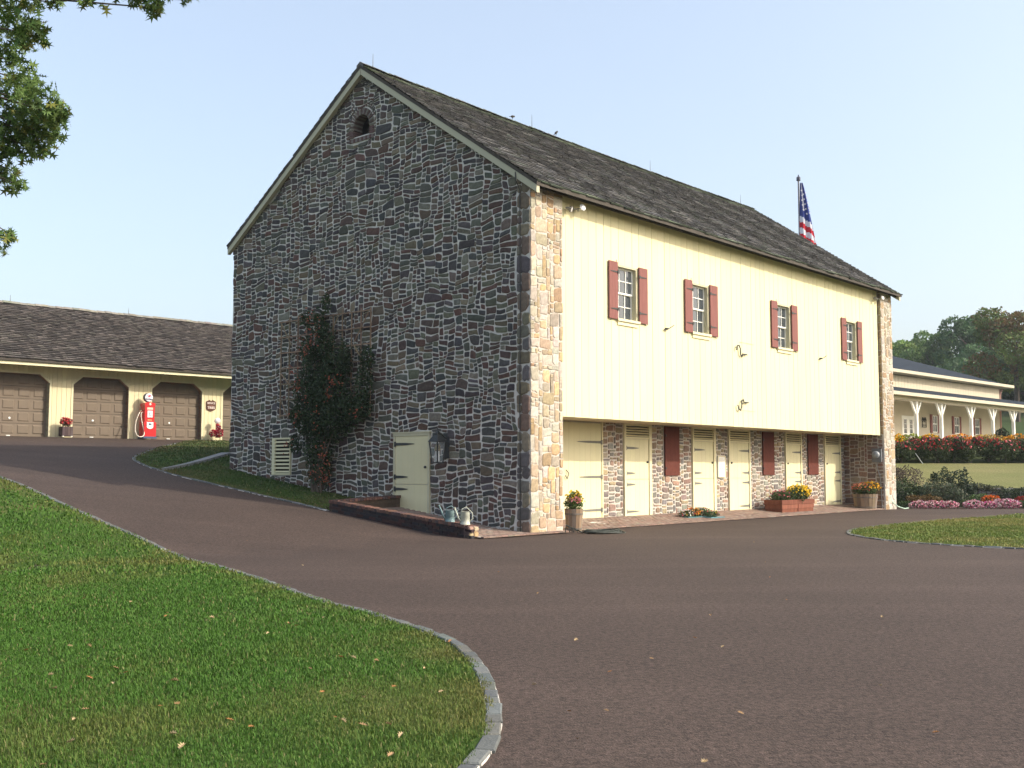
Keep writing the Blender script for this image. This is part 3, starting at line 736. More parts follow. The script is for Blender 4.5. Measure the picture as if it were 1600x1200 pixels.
# ridge cap shingles
rc = MB(); x = RA0
while x < RA1-.1:
    w = rnd.uniform(.2, .3); sg = .06*math.sin(math.pi*(x-RA0)/(RA1-RA0)); c = vary(rnd.choice([(.12, .13, .09), (.13, .125, .11), (.09, .09, .08)]), .2); t = rnd.uniform(0, .02)
    for s in (-1, 1):
        rc.add([(x, 6.15, 13.07-sg+t), (x+w, 6.15, 13.06-sg+t), (x+w, 6.15+s*.14, 12.97-sg+t), (x, 6.15+s*.14, 12.98-sg+t), (x, 6.15, 13.0-sg), (x, 6.15+s*.14, 12.88-sg)], [(0, 1, 2, 3) if s < 0 else (3, 2, 1, 0), (0, 4, 5, 3)], c)
    x += w
stuff(rc.build('ridge_shingle', M['shingle'], roof))
# rake boards
def rake(y0, z0, y1, z1, x0, x1, nm='rake_board'):
    mb = MB(); d = .27
    V = [(x0, y0, z0-.03), (x0, y1, z1-.03), (x0, y1, z1-d), (x0, y0, z0-d), (x1, y0, z0-.03), (x1, y1, z1-.03), (x1, y1, z1-d), (x1, y0, z0-d)]
    mb.add(V, [(0, 1, 2, 3), (4, 7, 6, 5), (3, 2, 6, 7), (0, 3, 7, 4), (1, 5, 6, 2)]); return mb.build(nm, mat('rake_paint', (.44, .42, .30), rough=.6), barn)
rake(-.33, 8.50, 6.14, 12.98, -.15, -.035); rake(12.44, 8.64, 6.16, 12.98, -.15, -.035)
rake(-.33, 8.50, 6.14, 12.98, 22.37, 22.5)
mb = MB(); mb.box(0, 22.35, -.28, .11, 8.50, 8.53); mb.build('eave_soffit', M['soffit'], roof)
mb = MB(); mb.box(0.0, 22.35, -.22, -.19, 8.38, 8.497); mb.build('eave_board', M['deck'], roof)
for x in (.32, 7.42, 14.51, 21.5):
    mb = MB(); mb.tube([(x, 6.15, 12.95), (x, 6.15, 13.45)], .012, 6, r1=.005); mb.build('lightning_rod', M['hinge'], barn)
mb = MB(); mb.tube([(-.16, .34, 8.84), (-.19, .3, 8.62), (-.06, .28, 8.4), (-.045, .28, 6), (-.05, .29, 3), (-.045, .28, 0)], .013, 6); mb.build('lightning_cable', M['iron'], barn)
for (x, s) in ((6.43, 1), (8.72, 1)):
    t = thing('bird', 'tiny dark bird perched on the barn ridge '+('nearer the gable peak' if x < 7 else 'farther from the gable peak, tail up'), 'bird', W(x, 6.15, 13.04), ANG, 'birds on the barn ridge')
    mb = MB(); up = .25 if x < 7 else .7
    T = Matrix.Rotation(-up, 4, 'Y') @ Matrix.Rotation(R(90), 4, 'Y')
    mb.lathe([(.002, -.09), (.03, -.06), (.042, -.01), (.036, .03), (.026, .055), (.032, .08), (.02, .105), (.004, .125)], 10, (.05, .045, .04), T=Matrix.Translation((0, 0, .10)) @ T)
    mb.build('body', M['wood'], t, smooth=True)
    mb = MB(); mb.box(-.16, -.06, -.015, .015, -.006, .006, (.04, .035, .03), T=Matrix.Translation((0, 0, .10)) @ Matrix.Rotation(-up, 4, 'Y')); mb.build('tail', M['wood'], t)
    mb = MB(); mb.box(-.01, .0, -.015, -.009, -.0, .07, (.04, .035, .03)); mb.box(-.01, .0, .009, .015, -.0, .07, (.04, .035, .03)); mb.build('leg', M['wood'], t)

# notice on the pier between two doors
def notice():
    t = thing('wall_notice', 'pale notice board with faint lines on the stone pier between two stable doors', 'notice', W(11.47, 1.60, 1.30), ANG)
    mb = MB(); mb.box(0, .5, 0, .04, 0, .70); mb.build('board', M['white'], t)
    mb = MB(); mb.box(0, .5, -.012, -.001, 0, .03); mb.box(0, .5, -.012, -.001, .67, .7); mb.box(0, .03, -.012, -.001, .03, .67); mb.box(.47, .5, -.012, -.001, .03, .67)
    mb.build('frame', M['cream'], t)
    ln = MB(); g = random.Random(2)
    for k_ in range(7): ln.box(.07+g.uniform(0, .03), .43-g.uniform(0, .1), -.004, -.001, .60-k_*.045, .612-k_*.045)
    ln.box(.12, .2, -.004, -.001, .27, .30); ln.box(.26, .33, -.004, -.001, .26, .31)
    ln.build('print', mat('faded_ink', (.55, .52, .46), rough=.8), t)
notice()

# ------------------------------------------------------------------ fixtures on the barn
def lantern():
    t = thing('carriage_lantern', 'large black carriage lantern on a bracket beside the gable door', 'lantern', W(0, 2.80, 1.74), ANG)
    x = -.34
    b = MB(); b.box(-.03, 0, -.1, .1, .1, .75); b.tube([(-.03, 0, .62), (x, 0, .78), (x, 0, .74)], .018, 8); b.build('bracket', M['iron'], t)
    r = MB(); r.lathe([(.25, .52), (.22, .56), (.11, .68), (.09, .70), (.10, .73), (.03, .80), (.02, .86), (.001, .87)], 4, T=Matrix.Translation((x, 0, 0)) @ Matrix.Rotation(R(45), 4, 'Z')); r.build('roof', M['iron'], t)
    f = MB()
    for sx in (-1, 1):
        for sy in (-1, 1):
            f.add([(x+sx*.11, sy*.11, 0), (x+sx*.085, sy*.11, 0), (x+sx*.085, sy*.085, 0), (x+sx*.11, sy*.085, 0), (x+sx*.16, sy*.16, .52), (x+sx*.135, sy*.16, .52), (x+sx*.135, sy*.135, .52), (x+sx*.16, sy*.135, .52)], [(0, 1, 5, 4), (1, 2, 6, 5), (2, 3, 7, 6), (3, 0, 4, 7)])
    f.box(x-.12, x+.12, -.12, .12, -.03, .001); f.build('frame', M['iron'], t)
    g = MB(); g.lathe([(.13, .005), (.20, .515)], 4, T=Matrix.Translation((x, 0, 0)) @ Matrix.Rotation(R(45), 4, 'Z')); 
    gm = bpy.data.materials.new('lantern_glass'); gm.use_nodes = True; p = gm.node_tree.nodes['Principled BSDF']; p.inputs['Base Color'].default_value = (.6, .65, .65, 1); p.inputs['Roughness'].default_value = .05; p.inputs['Alpha'].default_value = .16
    g.build('glass', gm, t)
    c = MB()
    for yy in (-.05, .05): c.lathe([(.001, .0), (.016, .0), (.016, .26), (.001, .27)], 8, (.8, .8, .76), T=Matrix.Translation((x, yy, .02)))
    c.build('candle', M['paint'], t)
    rf = MB(); rf.lathe([(.09, .30), (.07, .42), (.03, .48), (.001, .49)], 12, (.22, .17, .08), T=Matrix.Translation((x, 0, 0))); rf.build('reflector', M['zinc'], t)
lantern()
def floodlight(a_, z_, label):
    t = thing('floodlight', label, 'lamp', W(a_, .11, z_), ANG, 'floodlights under the barn eave')
    b = MB(); b.box(-.05, .05, -.05, 0, -.07, .07, (.35, .33, .28)); b.tube([(0, -.05, 0), (.1, -.12, .0), (.15, -.16, .02)], .018, 8, (.3, .28, .25)); b.tube([(0, -.05, 0), (-.12, -.1, -.02), (-.2, -.14, -.06)], .016, 8, (.3, .28, .25)); b.build('bracket', M['paint'], t)
    h = MB(); T = Matrix.Translation((.2, -.2, .03)) @ Matrix.Rotation(R(75), 4, 'X') @ Matrix.Rotation(R(-15), 4, 'Y')
    h.lathe([(.03, -.14), (.04, -.05), (.085, .04), (.095, .06)], 14, (.5, .5, .48), T=T); h.lathe([(.092, .06), (.05, .085), (.001, .09)], 14, (.85, .86, .88), T=T); h.build('lamp_head', M['paint'], t)
    h = MB(); T = Matrix.Translation((-.22, -.16, -.06)) @ Matrix.Rotation(R(115), 4, 'X') @ Matrix.Rotation(R(25), 4, 'Y')
    h.lathe([(.03, -.12), (.05, -.03), (.07, .05)], 12, (.3, .29, .26), T=T); h.lathe([(.066, .045), (.001, .06)], 12, (.6, .6, .6), T=T); h.build('lamp_head', M['paint'], t)
floodlight(1.74, 8.22, 'twin headed floodlight under the eave beside the near stone pier')
floodlight(21.0, 8.2, 'twin headed floodlight under the eave beside the far stone pier')
def meter():
    t = thing('electric_meter', 'grey round electric meter box on the inner face of the far pier', 'meter', W(21.28, .27, 1.85), ANG)
    b = MB(); b.box(-.1, 0, -.19, .19, .0, .52, (.17, .18, .19)); b.build('case', M['paint'], t)
    b = MB(); b.lathe([(.14, 0), (.14, .1), (.11, .14), (.001, .15)], 16, (.30, .32, .33), T=Matrix.Translation((-.1, 0, .28)) @ Matrix.Rotation(R(-90), 4, 'Y')); b.build('dial', M['paint'], t, smooth=True)
    b = MB(); b.tube([(-.05, 0, 0), (-.05, 0, -.25), (-.03, -.1, -.6), (-.03, -.15, -1.8)], .02, 8, (.2, .2, .2)); b.build('conduit', M['paint'], t)
meter()

# ------------------------------------------------------------------ brick paths
def paving(name, poly_ab, inside, label):
    root = structure(sheet(name, [tuple(W(a_, b_))[:2] for a_, b_ in poly_ab], M['mortar'], .045)); root['label'] = label
    a0 = min(p[0] for p in poly_ab); a1 = max(p[0] for p in poly_ab); b0 = min(p[1] for p in poly_ab); b1 = max(p[1] for p in poly_ab)
    V = []; F = []; C = []; r = random.Random(5); j = 0; b_ = b0
    while b_ < b1-.05:
        a_ = a0+(.105 if j % 2 else 0)
        while a_ < a1-.1:
            if inside(a_+.1, b_+.05):
                w, d = .2, .095; n = len(V); P = [(a_+.004, b_+.004), (a_+w, b_+.004), (a_+w, b_+d), (a_+.004, b_+d)]
                zt = .058+r.uniform(-.003, .003)
                for q_ in P:
                    wv = W(*q_); V.append((wv.x, wv.y, tz(wv.x, wv.y)+zt))
                for q_ in P:
                    wv = W(*q_); V.append((wv.x, wv.y, tz(wv.x, wv.y)+.03))
                F += [(n, n+1, n+2, n+3), (n+4, n+5, n+1, n), (n+7, n+4, n, n+3)]; C += [vary(r.choice([(.22, .15, .12), (.25, .175, .14), (.20, .145, .12), (.25, .20, .165)]), .12, r)]*3
            a_ += .21
        b_ += .103; j += 1
    stuff(mesh_obj('paving_brick', V, F, M['brick'], root, C))
paving('path', [(1.25, .0), (21.3, .0), (21.3, 1.65), (1.25, 1.65)], lambda a_, b_: True, 'strip of reddish brick paving along the stable doors')
paving('path', [(-2.0, -.32), (1.2, -.32), (1.2, -.02), (-.02, -.02), (-.02, 4.6), (-2.0, 4.6)], lambda a_, b_: b_ < -.06 or a_ < -.1, 'brick paving between the low brick wall and the gable')

# low brick wall
def low_wall():
    t = thing('low_brick_wall', 'low dark brick wall with soldier coping enclosing the gable door path', 'wall')
    p0 = np.array([-4.57, 27.3]); p1 = np.array([-.98, 24.52]); d = (p1-p0)/np.linalg.norm(p1-p0); L = np.linalg.norm(p1-p0); nrm = np.array([-d[1], d[0]])   # nrm points back-left? choose towards barn
    if np.dot(nrm, np.array([AX[0], AX[1]])) < 0: nrm = -nrm
    th = math.atan2(d[1], d[0]); zt0, zt1 = .80, .30
    def run(q0, q1, za, zb, ga, gb):
        dd = q1-q0; Ln = np.linalg.norm(dd); dd = dd/Ln; nn = np.array([-dd[1], dd[0]])
        if np.dot(nn, np.array([AX[0], AX[1]])) < 0: nn = -nn
        ang = math.atan2(dd[1], dd[0]); slope = math.atan((zb-za)/Ln)
        core = MB(); V = []
        for q_, z_ in ((q0, za-.075), (q1, zb-.075)):
            for off in (.02, .26):
                v = q_+nn*off; V += [(v[0], v[1], z_), (v[0], v[1], -.2)]
        core.add(V, [(0, 1, 5, 4), (2, 6, 7, 3), (0, 4, 6, 2), (0, 2, 3, 1), (4, 5, 7, 6)]); core.build('core', M['soil'], t)
        n = int(Ln/.098)
        for i in range(n):       # coping bricks on edge
            s = (i+.5)/n; c = q0+dd*Ln*s+nn*.14; z_ = za+(zb-za)*s
            b = MB(); b.box(-.044, .044, -.15, .15, -.07, 0, vary(rnd.choice([(.15, .085, .07), (.12, .07, .06), (.17, .095, .075), (.09, .065, .065)]), .15))
            b.build('brick', M['brick'], t, loc=(c[0], c[1], z_+rnd.uniform(-.005, .005)), rot=(0, 0, ang+rnd.uniform(-.03, .03)))
        rows = 4
        for row in range(rows):
            m_ = int(Ln/.21)
            for i in range(m_):
                s = min(.999, (i+(.5 if row % 2 else 1.0))/m_); c = q0+dd*Ln*s; z_ = za+(zb-za)*s-.077-.068*(row+1)+.005
                if z_+.06 < tz(c[0], c[1])-.02: continue
                b = MB(); b.box(-.1, .1, 0, .1, 0, .06, vary(rnd.choice([(.045, .032, .034), (.035, .032, .036), (.06, .034, .032), (.04, .038, .042)]), .18))
                b.build('brick', M['brick'], t, loc=(c[0]-nn[0]*.0, c[1]-nn[1]*.0, z_), rot=(0, -slope, ang if np.dot(nn, [-dd[1], dd[0]]) > 0 else ang+math.pi))
    run(p0, p1, zt0, zt1, 0, 0)
    q1 = np.array(W(-.05, 4.75))[:2]; run(p0+nrm*.02, q1, .80, .88, 0, 0)
    # end pier of rough stones
    for k_, (ox, oz, w, h, c) in enumerate([(.0, .0, .15, .17, (.36, .29, .18)), (.155, .0, .17, .165, (.38, .28, .15)), (0.0, .175, .14, .115, (.30, .2, .16)), (.145, .17, .19, .11, (.33, .27, .19))]):
        r = random.Random(k_+50); _, V, F = stone_geo(0, 0, w, h, .003, .05, r, 0.0, 0, .3)
        V = [(v[0], v[1]+.02, v[2]) for v in V]
        c0 = p1+d*.0+nrm*(ox-.0)
        o = mesh_obj('end_stone', V, F, M['stone'], t, [vary(c, .1)]*len(F)); o.location = (c0[0]+d[0]*.02+nrm[0]*w/2, c0[1]+d[1]*.02+nrm[1]*w/2, oz+h/2); o.rotation_euler = (0, 0, math.atan2(nrm[1], nrm[0]))
        _, V, F = stone_geo(0, 0, .16, h, .003, .05, r, 0.0, 0, .3)
    b = MB(); b.box(-.16, 0.0, .0, .33, -.1, .285, (.16, .11, .10)); o = b.build('end_core', M['brick'], t, loc=(p1[0]+d[0]*.03, p1[1]+d[1]*.03, 0), rot=(0, 0, th))
low_wall()

# watering cans on the wall end
def can(loc, c, rz, tall, label):
    t = thing('watering_can', label, 'watering can', loc, rz, 'watering cans on the low brick wall')
    H = .30 if tall else .27; Rr = .115
    b = MB(); b.lathe([(.001, 0), (Rr, 0), (Rr+.004, .012), (Rr-.004, .02), (Rr-.012, H*.5), (Rr-.006, H*.52), (Rr-.016, H-.01), (Rr-.008, H)], 20, c)
    b.lathe([(Rr-.02, H-.002), (Rr-.03, H*.4), (.001, H*.35)], 20, tuple(x*.5 for x in c)); b.build('body', M['zinc'], t, smooth=True)
    b = MB(); b.tube([(-.09, 0, .06), (-.16, 0, .16), (-.24, 0, .36)], .028, 10, c, r1=.016); b.build('spout', M['zinc'], t, smooth=True)
    b = MB(); b.lathe([(.016, 0), (.034, .04), (.001, .045)], 12, c, T=Matrix.Translation((-.24, 0, .355)) @ Matrix.Rotation(R(-30), 4, 'Y')); b.build('rose', M['zinc'], t)
    b = MB(); b.tube([(Rr-.01, 0, .07), (Rr+.07, 0, .14), (Rr+.06, 0, .26), (.03, 0, H+.10), (-.07, 0, H+.06), (-.085, 0, H-.01)], .010, 8, c); b.build('handle', M['zinc'], t, smooth=True)
can((-1.42, 24.87+.16, .355), (.16, .24, .25), R(15), False, 'blue grey watering can, left and darker of the pair on the wall')
can((-1.06, 24.60+.14, .31), (.42, .44, .37), R(20), True, 'pale grey green watering can at the end of the low brick wall')

# ------------------------------------------------------------------ foliage helpers
def rand_rot(n, g, flat=0.0):
    u = g.normal(size=(n, 3)); u[:, 2] = u[:, 2]*(1-flat)+flat*2.2*np.abs(g.normal(size=n)); u /= np.linalg.norm(u, axis=1)[:, None]
    t = g.normal(size=(n, 3)); t -= u*(t*u).sum(1)[:, None]; t /= np.linalg.norm(t, axis=1)[:, None]
    b = np.cross(u, t); return np.stack([t, b, u], 2)     # columns
def scatter_leaves(name, P, size, cols, m, parent=None, g=rng, tmpl=None, flat=0.3, isstuff=True):
    n = len(P)
    if tmpl is None: tmpl = (np.array([[0, -.5, 0], [.28, 0, .05], [0, .5, 0], [-.28, 0, .05]]), np.array([[0, 1, 2, 3]]))
    tv, tf = tmpl; Rm = rand_rot(n, g, flat); s = size*g.uniform(.7, 1.35, n)
    V = np.einsum('nij,kj->nki', Rm, tv)*s[:, None, None]+P[:, None, :]
    F = (tf[None]+(np.arange(n)*len(tv))[:, None, None]).reshape(-1, tf.shape[1])
    C = np.repeat(cols, len(tf), axis=0)
    o = np_obj(name, V.reshape(-1, 3), F, m, parent, C)
    return stuff(o) if isstuff else o
def cloud(lobes, n, g, shell=.55):
    """lobes: (x,y,z,rx,ry,rz); points concentrated near the surface, bumpy"""
    L = np.array(lobes, float); vol = (L[:, 3]*L[:, 4]*L[:, 5])**.67; idx = g.choice(len(L), n, p=vol/vol.sum())
    d = g.normal(size=(n, 3)); d /= np.linalg.norm(d, axis=1)[:, None]
    r = (shell+(1-shell)*g.random(n)**.6)
    r *= 1+.14*np.sin(d[:, 0]*7+idx)*np.cos(d[:, 2]*6+idx*2.1)
    return L[idx, :3]+d*r[:, None]*L[idx, 3:6], idx
def leafcols(n, g, base, var=.25, alt=None, altp=0.0):
    c = np.array(base)[None]*g.uniform(1-var, 1+var, (n, 1))*g.uniform(.92, 1.08, (n, 3))
    if alt is not None:
        k = g.random(n) < altp; c[k] = np.array(alt)*g.uniform(.8, 1.2, (k.sum(), 1))
    return c

# pyracantha on the gable with its trellis
def trellis():
    t = thing('trellis', 'weathered wooden lattice trellis fixed to the stone gable behind the berry shrub', 'trellis', W(-.06, 0, 0), ANG)
    g = random.Random(3)
    b0, b1, z0, z1 = 5.68, 9.68, 3.05, 6.0
    for k_ in range(11):
        b = MB(); y = b0+(b1-b0)*k_/10; b.box(-.03, -.005, y-.018, y+.018, z0+g.uniform(-.1, .1), z1+g.uniform(-.05, .1), vary((.26, .18, .12), .2)); b.build('slat', M['wood'], t)
    for k_ in range(7):
        b = MB(); z = z0+.1+(z1-z0-.15)*k_/6; b.box(-.055, -.031, b0-.05, b1+.05, z-.018, z+.018, vary((.26, .18, .12), .2)); b.build('slat', M['wood'], t)
    for (ya, za, yb, zb) in ((5.7, 5.9, 6.3, 5.1), (5.75, 4.3, 6.3, 5.0), (7.0, 5.9, 7.6, 5.0), (7.1, 4.5, 7.6, 5.0), (9.6, 5.9, 9.1, 5.2), (9.6, 4.4, 9.1, 4.0), (9.6, 3.6, 9.2, 3.1), (6.0, 4.0, 6.4, 3.4)):
        b = MB(); b.tube([(-.075, ya, za), (-.075, yb, zb)], .016, 5, vary((.28, .20, .13), .2)); b.build('brace', M['wood'], t)
trellis()
def pyracantha():
    t = thing('firethorn_shrub', 'dark green climbing shrub with orange berries trained up the gable trellis', 'shrub', W(-.45, 7.5, tz(*W(-.45, 7.5)[:2])), ANG)
    z0 = tz(*W(-.45, 7.5)[:2]); g = np.random.default_rng(5)
    tr = MB()
    for k_ in range(7):
        yy = rnd.uniform(-1.3, 1.3); tr.tube([(rnd.uniform(-.1, .1), rnd.uniform(-.2, .2), -.1), (.0, yy*.2, .7), (.1, yy*.6, 1.8), (.2, yy, 3.0+rnd.random())], .035, 6, r1=.01)
    tr.build('trunk', M['bark'], t)
    L = []
    for (b, z, rb, rz, rx) in [(7.9, 1.55, .42, .6, .35), (7.95, 2.2, .55, .6, .42), (7.6, 2.8, .95, .55, .48), (8.2, 3.1, .9, .7, .45), (7.0, 3.15, 1.0, .5, .42), (6.3, 3.25, .55, .42, .3), (7.5, 3.8, .9, .7, .45), (8.5, 3.9, .55, .6, .35), (7.2, 4.45, .55, .5, .3), (8.1, 4.6, .55, .6, .32), (7.7, 5.2, .35, .5, .25), (8.05, 5.7, .28, .5, .2), (8.5, 5.0, .3, .45, .22), (6.05, 3.9, .35, .55, .22), (5.95, 4.6, .26, .35, .2), (6.9, 4.7, .25, .5, .2), (8.9, 3.1, .3, .35, .2), (7.7, 6.25, .18, .35, .15), (8.6, 5.9, .22, .3, .15), (9.0, 2.3, .25, .3, .18)]:
        L.append((.12, b-7.9, z-z0, rx, rb, rz))
    P, idx = cloud(L, 15000, g, .35)
    P[:, 0] = np.minimum(P[:, 0], .36)
    scatter_leaves('foliage', P, .085, leafcols(len(P), g, (.036, .060, .026), .35), M['leaf'], t, g)
    # berry clusters
    cl = [(-.45, 3.2), (.0, 5.75), (-.1, 5.4), (.3, 5.1), (-.2, 5.15), (.55, 3.9), (-.9, 3.6), (.1, 4.9), (.9, 2.25), (.8, 2.3), (-.75, 1.3), (-.8, 1.5), (-.7, 1.9), (-.85, 1.7), (-.65, 2.1), (-.9, 1.25), (-2.0, 3.1), (-1.4, 3.9), (.5, 3.1), (-.3, 2.7), (.15, 3.6), (-1.0, 4.0), (.75, 4.3), (-.35, 1.45), (-.4, 5.6), (-.1, 6.0), (.6, 2.9)]
    PB = []
    for (bb, zz) in cl:
        n = int(g.integers(6, 18)); PB.append(np.stack([-.32+g.normal(0, .06, n), bb+g.normal(0, .11, n), zz-z0+g.normal(0, .12, n)], -1))
    PB = np.concatenate(PB)
    oct_ = (np.array([[1, 0, 0], [-1, 0, 0], [0, 1, 0], [0, -1, 0], [0, 0, 1], [0, 0, -1]])*.5, np.array([[0, 2, 4], [2, 1, 4], [1, 3, 4], [3, 0, 4], [2, 0, 5], [1, 2, 5], [3, 1, 5], [0, 3, 5]]))
    scatter_leaves('berries', PB, .045, leafcols(len(PB), g, (.30, .065, .028), .25), M['paint'], t, g, oct_)
pyracantha()

# planters at the stables
def flowers(t, lobes, n, base, petals, npet, leaf=.05, pet=.05, seed=1, pet_up=True):
    g = np.random.default_rng(seed); P, _ = cloud(lobes, n, g, .4); P[:, 2] = np.maximum(P[:, 2], .02)
    scatter_leaves('foliage', P, leaf, leafcols(n, g, base, .35), M['leaf'], t, g)
    for (c, frac, sub) in petals:
        k = int(npet*frac); Q, _ = cloud(lobes if sub is None else sub, k, g, .96)
        top = Q[:, 2] > (np.mean([l[2] for l in lobes])-.05) if pet_up else np.ones(k, bool); Q = Q[top]
        Q[:, 2] += .01
        scatter_leaves('blossom', Q, pet, leafcols(len(Q), g, c, .18), M['petal'], t, g, (np.array([[.5, 0, 0], [.15, .48, .0], [-.4, .3, .04], [-.4, -.3, 0], [.15, -.48, .04]]), np.array([[0, 1, 2, 3, 4]])), .7)
def barrel(t, r0, r1, h, n=14):
    for k_ in range(n):
        a0, a1 = 2*math.pi*k_/n+.012, 2*math.pi*(k_+1)/n-.012; c = vary(rnd.choice([(.22, .16, .11), (.25, .18, .12), (.20, .16, .13)]), .15)
        V = []
        for (r, z) in ((r0, 0), (r1, h)):
            for rr in (r, r-.02):
                V += [(rr*math.cos(a0), rr*math.sin(a0), z), (rr*math.cos(a1), rr*math.sin(a1), z)]
        # 0,1 outer low; 2,3 inner low; 4,5 outer high; 6,7 inner high
        mesh_obj('stave', V, [(0, 1, 5, 4), (3, 2, 6, 7), (4, 5, 7, 6), (0, 4, 6, 2), (1, 3, 7, 5)], M['wood'], t, [c]*5)
    for z in (.15, .78):
        b = MB(); r = r0+(r1-r0)*z+.004; b.lathe([(r, h*z-.02), (r+.004, h*z-.02), (r+.006, h*z+.02), (r+.002, h*z+.02)], 24, (.16, .14, .12)); b.build('hoop', M['wood'], t)
    b = MB(); b.lathe([(.001, h*.9), (r1-.02, h*.9)], 14); b.build('soil', M['soil'], t)
t = thing('barrel_planter', 'tall tapered wooden tub with pink and yellow flowers beside the near stone pier', 'planter', W(1.66, -.02, .0), ANG)
barrel(t, .19, .235, .58)
flowers(t, [(0, 0, .70, .24, .24, .20), (-.05, -.05, .85, .17, .17, .16), (.12, .1, .76, .17, .17, .15)], 1500, (.10, .15, .045), [((.78, .56, .05), .8, [(-.02, .0, .85, .2, .2, .17), (.1, 0, .75, .2, .2, .15)]), ((.62, .25, .25), .35, [(-.12, -.12, .72, .14, .14, .18)])], 260, .06, .055, 3)
t = thing('barrel_planter', 'half barrel of orange and yellow flowers in the shade of the far pier', 'planter', W(20.45, .45, .05), ANG)
barrel(t, .40, .47, .58, 18)
flowers(t, [(0, 0, .72, .48, .48, .24), (.15, -.1, .80, .4, .4, .24), (-.2, 0, .74, .38, .38, .22)], 2200, (.06, .09, .03), [((.75, .42, .03), .6, [(.12, -.1, .82, .42, .42, .22)]), ((.55, .16, .1), .4, [(-.2, .05, .78, .38, .38, .2)])], 420, .06, .06, 4)
def trough():
    t = thing('trough_planter', 'long red painted wooden trough with green plants and bright yellow flowers', 'planter', W(14.0, .62, .062), ANG)
    Lx, Dy, H = 2.35, .62, .46; c = (.19, .07, .045)
    for k_ in range(3):
        z0, z1 = H*k_/3+.003, H*(k_+1)/3-.003; fl = .03*k_
        for nm, bx in (('plank', (0-fl, Lx+fl, -.0-fl*.5, .03, z0, z1)), ('plank', (0-fl, Lx+fl, Dy-.03, Dy+fl*.5, z0, z1)), ('plank', (-fl, .03, .031, Dy-.031, z0, z1)), ('plank', (Lx-.03, Lx+fl, .031, Dy-.031, z0, z1))):
            b = MB(); b.box(*bx, c=vary(c, .12)); b.build(nm, M['wood'], t)
    b = MB(); b.box(.03, Lx-.03, .032, Dy-.032, .02, H-.04); b.build('soil', M['soil'], t)
    b = MB(); b.box(1.13, 1.19, -.03, -.016, .01, H-.01, vary(c, .1)); b.build('batten', M['wood'], t)
    flowers(t, [(.45, .3, .56, .42, .34, .2), (.95, .3, .56, .4, .34, .22), (1.45, .2, .54, .35, .34, .28), (1.8, .35, .64, .42, .34, .30), (2.1, .3, .66, .34, .3, .24)], 4200, (.055, .085, .028), [((.80, .56, .03), 1.0, [(1.75, .3, .66, .44, .34, .30), (2.08, .3, .68, .34, .3, .25)]), ((.5, .14, .16), .10, [(.4, .3, .58, .42, .34, .2)])], 650, .065, .065, 5)
trough()
t = thing('flower_tray', 'low teal tray of mixed bedding flowers on the brick paving', 'planter', W(8.55, .9, .063), ANG+.0)
b = MB(); b.box(-.35, 1.15, -.18, .28, 0, .07, (.06, .17, .19)); b.box(.4, 1.2, -.52, -.20, 0, .05, (.07, .2, .24)); b.build('tray', M['paint'], t)
flowers(t, [(-.1, .05, .15, .28, .22, .12), (.35, .05, .17, .3, .24, .14), (.8, 0, .17, .34, .26, .14), (.8, -.32, .13, .32, .17, .11)], 2200, (.05, .085, .03), [((.75, .25, .04), .35, [(.3, .05, .19, .28, .24, .13)]), ((.75, .72, .68), .25, [(-.1, .05, .17, .26, .2, .11)]), ((.7, .5, .06), .2, None), ((.45, .08, .12), .25, None)], 420, .045, .045, 6)
def hose_coil():
    t = thing('garden_hose', 'coiled dark rubber hose lying on the drive beside the near tub', 'hose', W(1.75, -.85, .0), ANG-.1)
    g = random.Random(8)
    for k_ in range(7):
        pts = []; rx, ry = .62-.04*k_+g.uniform(-.04, .04), .36-.02*k_; ox, oy = g.uniform(-.06, .06), g.uniform(-.06, .06)
        for i in range(25):
            a_ = 2*math.pi*i/24; pts.append((ox+rx*math.cos(a_), oy+ry*math.sin(a_), .02+.018*(k_ % 4)+.02*math.sin(a_*2+k_)))
        b = MB(); b.tube(pts, .015, 6); b.build('coil', M['rubber'], t, smooth=True)
    b = MB()
    for k_ in range(5): b.tube([(-.62, .1, .03), (-.75-.05*k_, .15+.05*k_, .10+.03*k_), (-.70-.08*k_, .05+.06*k_, .05)], .014, 6)
    b.build('loose_end', M['rubber'], t, smooth=True)
hose_coil()
t = thing('garden_hose', 'pale green hose end trailing from the foot of the far pier', 'hose', W(22.3, -.05, 0), ANG)
b = MB(); b.tube([(-.9, .3, .5), (-.5, .1, .4), (-.2, -.1, .12), (.2, -.2, .03), (.9, -.1, .03), (1.5, .3, .05), (1.7, .5, .22)], .022, 8, (.45, .62, .5)); b.build('hose', M['paint'], t, smooth=True)
# ------------------------------------------------------------------ GARAGE
GA = R(45); GX = Vector((math.cos(GA), math.sin(GA), 0)); GY = Vector((-math.sin(GA), math.cos(GA), 0)); G0 = Vector((-16.306, 48.0, 2.9))
def GW(x, y, z=0): return G0+GX*x+GY*y+Vector((0, 0, z))
gar = thing('garage', 'long low cream garage with brown panelled doors and a grey shingle roof', 'garage', G0, GA)
GD = [(-10.1, -7.62), (-6.6, -4.12), (-3.12, -.68), (.41, 2.85), (3.93, 6.38), (7.4, 9.85)]
DT, CHF, CHZ = 2.58, .40, .34
def door_top(x):
    for (d0, d1) in GD:
        if d0 <= x <= d1:
            m_ = min(x-d0, d1-x); return DT-CHZ*(1-m_/CHF) if m_ < CHF else DT
    return None
cl = MB(); x = -12.0; g_ = random.Random(9)
brk = sorted([-12.0+.2*i for i in range(120) if -12+.2*i < 11]+[v for d in GD for v in (d[0], d[0]+CHF, d[1]-CHF, d[1])])
